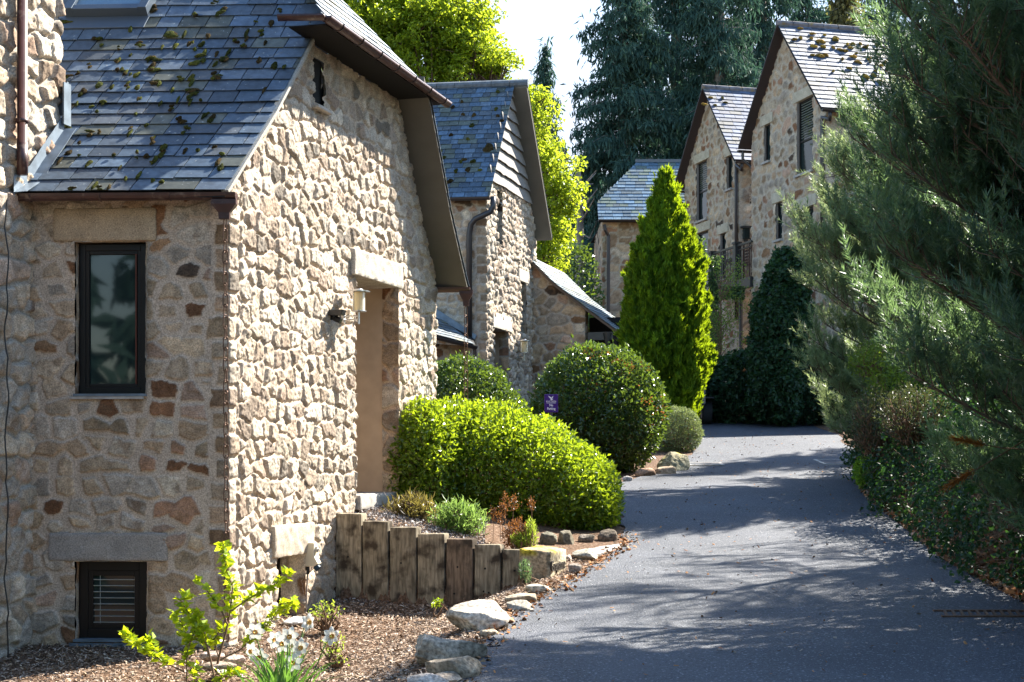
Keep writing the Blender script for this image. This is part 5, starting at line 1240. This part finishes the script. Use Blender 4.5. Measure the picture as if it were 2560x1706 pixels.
# bare grey dead trunk between the trees
g = empty('bare_tree', 'leafless grey trunk showing against the dark wood left of the hipped house', 'tree'); rs = np.random.RandomState(6)
tb = [([P(1447, 760, 63), P(1450, 600, 63), P(1450, 500, 63), P(1446, 430, 63)], [.20, .16, .13, .10])]
for k in range(8):
    y = 440+rs.rand()*160; s = P(1449, y, 63); e = P(1449+rs.randn()*45, y-30-rs.rand()*50, 63+rs.randn()); tb.append(([s, (s+e)/2+rs.randn(3)*.2, e], [.06, .04, .015]))
multi_tube('trunk', tb, M_BARKG, g, 7)

# ================================================================== PINES ON THE RIGHT
def pine(name, label, x, y, zb, H, reach, seed, nl=46, mt=None, nL=.075, nW=.0045, needles=26, low=.03, group='pines overhanging the drive', amin=0, amax=6.283, up=.35, dens=1.0, zmaxr=.35, dead=0, shoot=.10, lowk=.75):
    rs = np.random.RandomState(seed); root = empty(name, label, 'tree', group); mt = mt or ML_PINE
    tb = [([arr(x, y, zb-.3), arr(x+.1, y, zb+H*.35), arr(x, y+.1, zb+H*.7), arr(x, y, zb+H)], [.020*H, .015*H, .009*H, .01])]
    SP = []; SD = []; SLn = []
    for i in range(nl):
        f = low+(.97-low)*((i+rs.rand())/nl)**.9; z = zb+H*f; a = amin+(amax-amin)*rs.rand()
        ln = reach*(1-(f-zmaxr)**2/((1-zmaxr)**2 if f > zmaxr else (zmaxr+lowk)**2))*(.62+.42*rs.rand())+.25
        d = arr(math.cos(a), math.sin(a), 0); el = up*(.1+.9*f)+rs.randn()*.12
        q = np.linspace(0, 1, 8)[:, None]; crv = .28*ln*(q**2)
        side = arr(-d[1], d[0], 0)*rs.randn()*.10*ln
        pts = arr(x, y, z)+d*ln*q+Z3*(ln*el*q+crv*(.35))+side*q**2-Z3*.10*ln*np.sin(q*3.14)
        tb.append((pts, np.linspace(.010+.010*ln, .005, 8)))
        nt_ = int(ln*7.5*dens)
        for j in range(nt_):
            u = .18+.82*(j+rs.rand())/nt_; k = u*7; i0 = min(int(k), 6); b = pts[i0]+(pts[i0+1]-pts[i0])*(k-i0); ld = nrm(pts[i0+1]-pts[i0])
            sgn = 1 if rs.rand() < .5 else -1; sdv = nrm(np.cross(ld, Z3))*sgn
            td = nrm(ld*.75+sdv*(.75+.3*rs.randn())+Z3*(.35+.35*rs.randn())); tl = (.28+.38*rs.rand())*(1.15-.5*u)*min(1, ln)
            e = b+td*tl+Z3*.18*tl; tb.append(([b, b+td*tl*.5, e], [.006, .0045, .003]))
            ns = max(2, int(tl/shoot))
            for s_ in range(ns):
                v = (s_+.6)/ns; sp = b+(e-b)*v; SP.append(sp); sdir = nrm(td*.65+Z3*1.0+rs.randn(3)*.38); SD.append(sdir); SLn.append(.16+.13*rs.rand())
            SP.append(e); SD.append(nrm(td+Z3*.6+rs.randn(3)*.15)); SLn.append(.24+.14*rs.rand())
        SP.append(pts[-1]); SD.append(nrm(pts[-1]-pts[-2]+Z3*.4)); SLn.append(.22)
    SP = np.array(SP); SD = np.array(SD); SLn = np.array(SLn); ns = len(SP)
    a1 = nrm(np.cross(SD, rdir(rs, ns))); a2 = np.cross(SD, a1); k = np.repeat(np.arange(ns), needles); n = len(k)
    v = rs.rand(n); an = rs.rand(n)*6.283; rad = a1[k]*np.cos(an)[:, None]+a2[k]*np.sin(an)[:, None]
    base = SP[k]+SD[k]*(SLn[k]*v)[:, None]; op = .85-.35*v
    dr = nrm(SD[k]*(.75)+rad*op[:, None]+Z3*.05); ll = nL*(.75+.5*rs.rand(n))
    sd_ = nrm(np.cross(dr, rdir(rs, n)))*nW/2
    V = np.stack([base-sd_, base+sd_, base+dr*ll[:, None]], 1).reshape(-1, 3); F = np.arange(n*3).reshape(-1, 3)
    rnd = np.clip(np.repeat(rs.rand(ns), needles)*.7+.3*rs.rand(n), 0, 1)
    mesh_np('needles', V, F, mt, root, rnd=np.repeat(rnd, 3))
    if dead:
        kk = rs.choice(n, dead)
    multi_tube('branches', tb, M_TWIG if H < 5 else M_BARK, root, 5)
    return root
pine('pine_tree', 'large dark blue-green pine filling the upper right corner', 6.15, 13.6, -.9, 8.6, 3.0, 201, nl=180, amin=2.1, amax=5.3, lowk=.26, mt=ML_PINED, nL=.095, nW=.0115, needles=34, low=.0, up=.5, zmaxr=.46, shoot=.115, dens=2.3)
pine('pine_tree', 'sunlit pale green young pine leaning out left of the dark pine', 7.05, 24.6, -.1, 6.1, 2.15, 202, nl=150, mt=ML_PINE, nL=.10, nW=.012, needles=30, low=.03, up=.55, zmaxr=.42, shoot=.11, dens=2.0)
pine('pine_tree', 'lower pine boughs sweeping over the ivy bank behind the big dark pine', 7.3, 18.8, -.3, 6.4, 2.0, 203, nl=55, mt=ML_PINED, nL=.08, nW=.007, needles=24, low=.12, up=.25, dens=1.5, shoot=.07)
rs = np.random.RandomState(9)    # two brown dead sprays
for (px, py, lb) in ((2425, 1105, 'upper orange-brown dead pine spray at the right over the bank'), (2405, 1195, 'lower orange-brown dead pine spray at the right over the ivy')):
    c = P(px, py, 13.6); n = 260; v = rs.rand(n); ad = nrm(arr(-.8, -.1, .15 if py < 1150 else -.45)); D = nrm(ad+rs.randn(n, 3)*.33); p = c+ad*.30*(v-.5)[:, None]+rs.randn(n, 3)*.006
    g = empty('dead_spray', lb, 'dead branch', 'brown dead pine sprays'); leaf_mesh('needles', p, D, rdir(rs, n), .085, .004, ML_DEADN, g)
    multi_tube('twig', [([c+ad*.14, c-ad*.3, c-ad*.75+arr(.1, .1, .05), c-ad*1.3+arr(.3, .2, .2)], [.004, .006, .009, .012])], M_TWIG, g, 5)
# unseen conifer added right of the frame to cast shade on the drive
drooping_conifer('dark_conifer', 'unseen dark conifer added beyond the tallest house to shade the drive', 15.5, 36.5, 0, 15, 3.2, 141, 5000, group=None)
# unseen trees added behind the viewpoint to darken window reflections
for i, (x, y) in enumerate(((-9, -9), (-4.5, -11), (0.5, -10), (5.5, -12), (10, -9), (-14, -4))):
    drooping_conifer('dark_conifer', 'unseen dark conifer added behind the viewpoint for window reflections', x, y, -3.6, 15, 4.0, 150+i, 1300, group='unseen conifers added behind the viewpoint for reflections', L=.9, W=.35)

# ================================================================== IVY, BANKS
def ivy(name, label, blobs, n, sz, seed, mt=None, cat='ivy', stuff=True, zmin=None, twigs=60, thick=.12):
    o = mound(name, label, cat, blobs, n, sz, sz*.85, mt or ML_IVY, seed=seed, shell=(1-thick, 1.0), lump=.2, inner=.08, upb=-.6, twigs=twigs, zmin=zmin, rough=.7, lf=2.2)
    if stuff:
        del o['category']; o['category'] = cat; o['kind'] = 'stuff'
    return o
ivy('ivy_column', 'tree stump completely wrapped in dark ivy in front of the tallest house', [blob(1968, 700, 38, 50, 78, .6), blob(1955, 800, 38, 66, 120, .8), blob(1940, 930, 38, 66, 125, .8)], 15000, .115, 301, stuff=False, zmin=.6, cat='ivy')
ivy('ivy_bank', 'dark ivy covering the bank at the far end of the drive', [blob(1800, 985, 40.5, 55, 95, .8), blob(1870, 975, 39.4, 105, 98, .9), blob(1990, 975, 38.9, 130, 100, 1.0), blob(2100, 990, 38.8, 90, 95, .9)], 17000, .115, 302, zmin=.85)
rb = []
for i, y in enumerate(np.arange(11.2, 27.6, .8)):
    x = float(xr(y))+.80+.1*math.sin(i*2.1); z = float(gz(x, y)); rb.append((arr(x+.15, y, z-.1), arr(.95+.1*math.sin(i*1.3), .8, .80+.18*math.sin(i*1.9)+.35*(y > 15)+.3*(y > 18)))); rb.append((arr(x+1.5, y, z+.3), arr(1.0, .9, 1.1+.3*(y > 16))))
ivy('ivy_ground_cover', 'dark ivy and bramble trailing down the bank along the right of the drive', rb, 80000, .062, 303, thick=.2, twigs=420)
mound('mixed_shrub', 'yellow-green leafy shrub under the sunlit pine beside the bank', 'shrub', [blob(2185, 900, 22.5, 60, 45, .5), blob(2240, 960, 22, 70, 60, .6)], 3600, .055, .022, leafmat('bright_shrub_leaf', (.03, .07, .015), (.10, .16, .02), (.4, .55, .04), .4), seed=310, twigs=60, inner=.4, shell=(.6, 1.1), zmin=-1, lump=.15)
mound('mixed_shrub', 'brownish twiggy shrub at the top of the ivy bank', 'shrub', [blob(2190, 1060, 21, 70, 90, .6), blob(2290, 1040, 19.5, 90, 80, .7)], 6000, .045, .02, leafmat('brown_shrub_leaf', (.035, .032, .018), (.05, .07, .022), (.12, .14, .04), .3), seed=311, twigs=260, inner=.5, shell=(.6, 1.05), zmin=-1, lump=.15)
mound('mixed_shrub', 'bright green ivy clump where the bank meets the drive', 'shrub', [blob(2175, 1180, 23.0, 36, 45, .3)], 1600, .065, .05, leafmat('bright_ivy', (.05, .14, .02), (.16, .28, .03), (.5, .75, .05), .4), seed=312, twigs=8, zmin=-.8)
# thin sapling and ivy on the balcony post
g = empty('young_tree', 'thin young tree with sparse new leaves in front of the balcony', 'tree'); rs = np.random.RandomState(14); tb = []; lp = []
b = P(1797, 1010, 41.5); tp = P(1800, 690, 41.5); tb.append(([b, (b+tp)/2+arr(.05, 0, 0), tp], [.035, .025, .008]))
for k in range(60):
    y = 650+rs.rand()*300; s = P(1797, y+60, 41.5); e = P(1797+rs.randn()*26+14, y, 41.5+rs.randn()*.5); tb.append(([s, (s+e)/2+rs.randn(3)*.03, e], [.010, .007, .003])); m_ = 22
    lp.append(e+rs.randn(m_, 3)*.14); lp.append((s+e)/2+rs.randn(8, 3)*.12)
lp.append(P(1880, 772, 41)+rs.randn(60, 3)*arr(.2, .1, .08))
lp = np.concatenate(lp); multi_tube('trunk', tb, M_TWIG, g, 5); leaf_mesh('leaves', lp, rs.randn(len(lp), 3), rs.randn(len(lp), 3), .06, .04, leafmat('new_leaf', (.06, .13, .02), (.12, .2, .04), (.35, .5, .06), .4), g)
pts = []
for (x0, x1, y0, y1, n) in ((1772, 1800, 640, 1000, 1500), (1735, 1765, 590, 830, 500), (1778, 1860, 715, 745, 700)): pts.append(np.stack([px_at(x0+(x1-x0)*rs.rand(n), 44.6), 44.6+rs.randn(n)*.12, (HY-(y0+(y1-y0)*rs.rand(n)))/FP*44.6], 1))
pts = np.concatenate(pts); tag(leaf_mesh('climbing_ivy', pts, rs.randn(len(pts), 3)+arr(0, 0, -1), rs.randn(len(pts), 3)+arr(0, -1, 0), .10, .08, leafmat('climber_leaf', (.03, .07, .03), (.06, .12, .04), (.15, .25, .05), .3)), 'thin climbing ivy on the balcony post and edge beam', 'ivy', kind='stuff')

# ================================================================== PARKED VEHICLE mostly hidden by the golden conifer
def vehicle():
    g = empty('parked_trailer', 'dark trailer-like vehicle with a big tyre, mostly hidden behind the golden conifer', 'vehicle')
    Y = 39.0; cw2 = P(1766, 1030, Y); gzv = float(plane_z(Y))+.012; r = .31; x = cw2[0]-.0
    for (xx, yy) in ((x, Y), (x, Y+1.25), (x-1.75, Y), (x-1.75, Y+1.25)):
        w = MB(); prof = [(-.125, r-.06), (-.12, r-.015), (-.08, r), (.08, r), (.12, r-.015), (.125, r-.06)]; n = 28; vs = []
        for k in range(n):
            a = 2*math.pi*k/n
            for (dx, rr) in prof: vs.append((xx+dx, yy+rr*math.sin(a), gzv+r+rr*math.cos(a)))
        fs = [(k*6+j, k*6+j+1, ((k+1) % n)*6+j+1, ((k+1) % n)*6+j) for k in range(n) for j in range(5)]
        w.add(vs, fs+[tuple(k*6 for k in range(n)), tuple(k*6+5 for k in range(n))[::-1]]); wh = w.build('wheel', M_TYRE, g, smooth=False)
        h = MB(); h.tube([(xx-.13, yy, gzv+r), (xx+.135, yy, gzv+r)], .16, 14); h.build('hub', M_METAL, wh)
    b = MB(); b.box((x-.98, Y+.6, gzv+.85), arr(.86, 0, 0), arr(0, 1.4, 0), Z3*.38); b.box((x-.87, Y+.6, gzv+.42), arr(.7, 0, 0), arr(0, 1.3, 0), Z3*.06); b.build('body', M_CARP, g, bevel=.03)
    b = MB()
    b.box((x, Y, gzv+.66), arr(.15, 0, 0), arr(0, .40, 0), Z3*.02); b.build('mudguard', M_BLACK, g, bevel=.01)
    b = MB(); b.box((x-.25, Y-.82, gzv+.78), arr(.07, 0, 0), arr(0, .015, 0), Z3*.06); b.build('tail_light', M_TAIL, g)
    return g
vehicle()

# ================================================================== FOREGROUND PLANTS
def shrub_fore():
    g = empty('leafy_shrub', 'open branching shrub with bright lime leaves at the foot of the house corner', 'shrub'); rs = np.random.RandomState(5); Y = 12.6
    tb = []; Lp = []; Ld = []; Ln = []
    def whorl(p, d, n=5, s=1.0):
        for k in range(n):
            a = rs.rand()*6.283; dd = nrm(d*.45+arr(math.cos(a), math.sin(a)*.8, -.05+.45*rs.randn())); Lp.append(p+rs.randn(3)*.013); Ld.append(dd); Ln.append(nrm(arr(rs.randn()*.75, rs.randn()*.75-.25, .8)+d*.2))
    def branch(pts, rad, leafy=.35, dens=16, Yo=0):
        dens *= 1.35
        q = [P(x, y, Y+Yo+i*.03) for i, (x, y) in enumerate(pts)]; q = np.array(q); tb.append((q, np.linspace(rad, .003, len(q))))
        seg = np.linalg.norm(np.diff(q, axis=0), axis=1); cum = np.concatenate([[0], np.cumsum(seg)])
        for s in np.linspace(cum[-1]*leafy, cum[-1], max(2, int((cum[-1]*(1-leafy))*dens))):
            i = min(np.searchsorted(cum, s, side='right')-1, len(seg)-1); p = q[i]+(q[i+1]-q[i])*(s-cum[i])/seg[i]; d = nrm(q[i+1]-q[i]); whorl(p, d, 5 if rs.rand() < .6 else 7)
        whorl(q[-1], nrm(q[-1]-q[-2]), 6)
    branch([(540, 1680), (548, 1640), (565, 1580), (575, 1530), (582, 1470), (565, 1420), (555, 1365)], .012, .45, 26)
    branch([(575, 1530), (610, 1505), (650, 1480), (690, 1460), (715, 1435)], .008, .25, 22, -.05)
    branch([(568, 1560), (550, 1520), (520, 1480), (500, 1455)], .008, .3, 22)
    branch([(535, 1690), (520, 1620), (500, 1580), (470, 1530), (450, 1500), (470, 1490)], .009, .4, 24, -.1)
    branch([(467, 1706), (467, 1650), (470, 1600), (455, 1560), (440, 1540)], .007, .3, 24, -.12)
    branch([(470, 1620), (490, 1570), (495, 1540)], .006, .3, 26, -.1)
    branch([(460, 1680), (400, 1650), (360, 1625), (330, 1600), (318, 1588)], .007, .25, 22, -.1)
    branch([(400, 1650), (385, 1625), (372, 1600)], .005, .3, 22, -.1)
    branch([(550, 1650), (600, 1625), (640, 1590), (680, 1550), (690, 1530), (720, 1515)], .008, .35, 20, -.1)
    branch([(545, 1640), (535, 1600), (550, 1575), (560, 1570)], .006, .3, 22, .05)
    branch([(690, 1540), (700, 1510), (735, 1505)], .005, .2, 20, -.1)
    branch([(520, 1640), (515, 1600), (508, 1570)], .005, .3, 26, -.05)
    branch([(540, 1706), (560, 1690), (590, 1680)], .006, .2, 26, -.2); branch([(500, 1706), (480, 1690), (490, 1670)], .006, .2, 26, -.2)
    multi_tube('stems', tb, M_TWIG, g, 6)
    n = len(Lp); leaf_mesh('leaves', np.array(Lp), np.array(Ld), np.array(Ln), .090*(.45+.75*rs.rand(n)), .056*(.6+.6*rs.rand(n)), leafmat('lime_shrub_leaf', (.16, .26, .012), (.30, .42, .02), (.75, .85, .02), .5, .3, .5), g, seed=5, fold=.18)
shrub_fore()
mound('yellow_shrub', 'tiny yellow-leaved twiggy shrub in the bark mulch behind the daffodils', 'shrub', [blob(835, 1610, 13.2, 28, 38, .1), blob(850, 1650, 13.1, 20, 20, .07)], 130, .035, .018, ML_SHRUB, seed=41, twigs=26, inner=.5, shell=(.5, 1.1), group='tiny yellow shrubs in the mulch')
mound('yellow_shrub', 'tiny yellow-leaved twiggy shrub at the foot of the tallest sleeper', 'shrub', [blob(815, 1530, 14.6, 40, 26, .12)], 150, .035, .016, ML_SHRUB, seed=42, twigs=26, inner=.5, shell=(.5, 1.1), group='tiny yellow shrubs in the mulch')
mound('green_plant', 'tiny fresh green seedling alone in the bark mulch before the sleepers', 'plant', [blob(1092, 1506, 15.2, 14, 8, .05)], 60, .04, .018, ML_LIME, seed=43, twigs=2, inner=.5)
# daffodils
M_PETAL = leafmat('white_petal', (.78, .78, .72), (.85, .85, .80), (.75, .75, .65), .35, .5, .2)
M_TRUMP = mat('yellow_trumpet', (.75, .42, .10), .6); ML_BLADE = leafmat('daffodil_leaf', (.06, .15, .04), (.12, .24, .05), (.25, .5, .06), .35, .35, .4)
FL = [(638, 1578, .16, 'daffodil flower facing the camera, highest on the left of the clump'), (690, 1600, -.3, 'daffodil flower left of the tight pair in the middle of the clump'), (706, 1609, 0, 'daffodil flower with open face in the tight middle pair'), (722, 1590, .35, 'daffodil flower topmost in the tight middle group'), (648, 1644, 0, 'daffodil flower facing the camera at the lower left'), (632, 1628, -.7, 'daffodil flower seen from the side at the lower left'), (732, 1656, .1, 'daffodil flower lowest of all, facing down to the camera'), (748, 1618, .6, 'half-hidden daffodil flower behind the lowest one'), (768, 1556, 1.0, 'daffodil nodding sideways on a tall stem, highest on the right'), (826, 1590, .7, 'daffodil flower set apart at the far right of the clump')]
for i, (px, py, turn, lb) in enumerate(FL):
    Y = 11.7+.25*math.sin(i*1.7); c = P(px, py, Y); rs = np.random.RandomState(300+i)
    g = empty('daffodil', 'white '+lb, 'flower', 'white daffodils in the front bed')
    fd = nrm(arr(math.sin(turn)*1.0, -math.cos(turn)-.1, -.12+rs.randn()*.08)); a1 = nrm(np.cross(fd, Z3)); a2 = np.cross(a1, fd); V = []; F = []
    r0 = .074
    for k in range(6):
        a = k*math.pi/3+i; rd = a1*math.cos(a)+a2*math.sin(a); td = np.cross(fd, rd); o = len(V); bk = -.10 if k % 2 else .02
        prof = [(0.1, .005), (.35, .013), (.62, .0165), (.85, .011), (1.05, .001)]; prof = [(u, w*1.5) for u, w in prof]
        for (u, w) in prof:
            p = c+rd*r0*u+fd*(.012*math.sin(u*2.4)+bk*r0*u+rs.randn()*.0012); V += [p-td*w, p+fd*.004, p+td*w]
        for q in range(4):
            for s in (0, 1): F.append((o+q*3+s, o+q*3+s+1, o+(q+1)*3+s+1, o+(q+1)*3+s))
    mesh_np('petals', np.array(V), np.array(F), M_PETAL, g, rnd=rs.rand(len(V)), smooth=True)
    m = MB(); n = 14; vs = []
    for (h, rr) in ((0, .011), (.010, .014), (.022, .018), (.027, .021), (.020, .017), (.006, .008)):
        for k in range(n): a = 2*math.pi*k/n; vs.append(c+fd*(h+.003)+(a1*math.cos(a)+a2*math.sin(a))*rr*(1+.06*math.sin(a*6)*(h > .015)))
    m.add(vs, [(q*n+k, q*n+(k+1) % n, (q+1)*n+(k+1) % n, (q+1)*n+k) for q in range(5) for k in range(n)]); m.build('trumpet', M_TRUMP, g, smooth=True)
    bx = 705+(px-705)*.35+rs.randn()*8; b = P(bx, 1706, Y); b[2] = float(gz(b[0], b[1])); nk = c-fd*.03+Z3*.012
    multi_tube('stem', [([b, b+(nk-b)*.5+rs.randn(3)*.008, nk-Z3*.03, nk, c-fd*.004], [.0055, .0052, .005, .005, .008])], M_STEM, g, 7)
    V = []; F = []
    for j in range(6):
        sx = rs.randn()*.5+((px-705)/130.); ht = .40+.20*rs.rand(); b0 = b+arr(rs.randn()*.025, rs.randn()*.04, 0); w = .011; o = len(V); out = arr(sx*.22, rs.randn()*.08, 0); sdn = nrm(arr(1, rs.randn()*.6, 0))
        for q in range(7):
            u = q/6; p = b0+Z3*ht*(u-.25*u**3*abs(sx))+out*u*u*1.3; ww = w*(1-.85*max(0, u-.5)*2); V += [p-sdn*ww, p+arr(0, -.002, 0), p+sdn*ww]
        for q in range(6):
            for s in (0, 1): F.append((o+q*3+s, o+q*3+s+1, o+(q+1)*3+s+1, o+(q+1)*3+s))
    mesh_np('leaves', np.array(V), np.array(F), ML_BLADE, g, rnd=rs.rand(len(V)), smooth=True)

# ================================================================== LITTER AND CHIPS
def scatter_chips(name, label, cat, xs, ys, mt, L, W, cols, seed, lift=.01, tilt=.35, zoff=None):
    rs = np.random.RandomState(seed); n = len(xs); z = gz(xs, ys)+lift*rs.rand(n)+.02*0
    z = z+.03*fbm2(xs*2.2, ys*2.2, 7, 4)*((xs < xl(np.clip(ys, -3, 36))-.1) | (xs > xr(np.clip(ys, -3, 39))+.1)) if zoff is None else zoff+lift*rs.rand(n)
    p = np.stack([xs, ys, z], 1); D = rs.randn(n, 3)*arr(1, 1, tilt); Nn = rs.randn(n, 3)*tilt+arr(0, 0, 1); D = nrm(D); S = nrm(np.cross(D, Nn)); Nn = np.cross(S, D)
    l = (L*(.4+1.1*rs.rand(n)))[:, None]; w = (W*(.5+rs.rand(n)))[:, None]
    V = np.stack([p-D*l/2-S*w/2, p+D*l/2-S*w*.3, p+D*l/2+S*w*.4+Nn*w*.3, p-D*l/2+S*w/2], 1).reshape(-1, 3)
    cols = np.array(cols); cl = cols[rs.randint(len(cols), size=n)]*(.6+.7*rs.rand(n))[:, None]
    o = mesh_np(name, V, np.arange(n*4).reshape(-1, 4), mt, None, col=np.repeat(cl, 4, 0)); return tag(o, label, cat, kind='stuff')
rs = np.random.RandomState(55); n = 60000
ys_ = 9.6+7.0*rs.rand(n); xs_ = -5.2+6.2*rs.rand(n); ok = xs_ < xl(ys_)+.0*rs.rand(n); 
scatter_chips('wood_chips', 'loose bark chips covering the bed in front of the near house', 'bark mulch', xs_[ok], ys_[ok], M_CHIP, .035, .011, [(.34, .26, .20), (.23, .165, .12), (.52, .42, .33), (.13, .095, .07), (.40, .28, .19)], 1, .02)
n = 16000; ys_ = 9.6+19*rs.rand(n)**1.1; xs_ = xr(ys_)+.05+.55*np.abs(rs.randn(n))*.6; 
scatter_chips('leaf_litter', 'dry brown fallen leaves along the right edge of the drive', 'fallen leaves', xs_, ys_, M_CHIP, .055, .04, [(.24, .13, .07), (.34, .20, .12), (.16, .09, .06), (.42, .30, .22), (.30, .13, .05)], 2, .05, .6)
n = 800; ys_ = 10.4+8*rs.rand(n); xs_ = xl(ys_)+.02+.07*rs.randn(n)
scatter_chips('leaf_litter', 'orange dead leaves caught along the rocks on the left of the drive', 'fallen leaves', xs_, ys_, M_CHIP, .04, .03, [(.38, .15, .05), (.27, .15, .08), (.3, .2, .12)], 3, .03, .5)
n = 900; ys_ = 10.5+26*rs.rand(n); xs_ = xl(ys_)+(xr(ys_)-xl(ys_))*rs.rand(n)
scatter_chips('leaf_litter', 'single dead leaves and grit scattered over the drive', 'fallen leaves', xs_, ys_, M_CHIP, .03, .02, [(.35, .18, .08), (.3, .25, .2), (.2, .1, .06)], 4, .005, .3, zoff=plane_z(ys_)+.02)
n = 5000; ys_ = 16.2+1.9*rs.rand(n); xs_ = -2.0+1.7*rs.rand(n)
scatter_chips('gravel', 'grey gravel on the raised bed by the door step', 'gravel', xs_, ys_, M_CHIP, .022, .018, [(.34, .31, .29), (.22, .2, .2), (.45, .42, .4)], 5, .03, .9)
# coarse litter, dead stems hanging down the right bank
tb = []; rs = np.random.RandomState(66)
for k in range(900):
    y = 11+14*rs.rand(); x = float(xr(y))+.12+.75*rs.rand(); z = float(gz(x, y))+.55*rs.rand(); d = arr(-.5+rs.randn()*.5, rs.randn()*.6, -.5+rs.randn()*.35)*.22; tb.append(([arr(x, y, z)+.0, arr(x, y, z)+d*.5+rs.randn(3)*.02, arr(x, y, z)+d], [.0035, .003, .002]))
tag(multi_tube('dead_stems', tb, mat('dead_stem', (.17, .12, .085), .9), None, 3), 'tangle of dead brown stems hanging on the right bank', 'dead stems', kind='stuff')
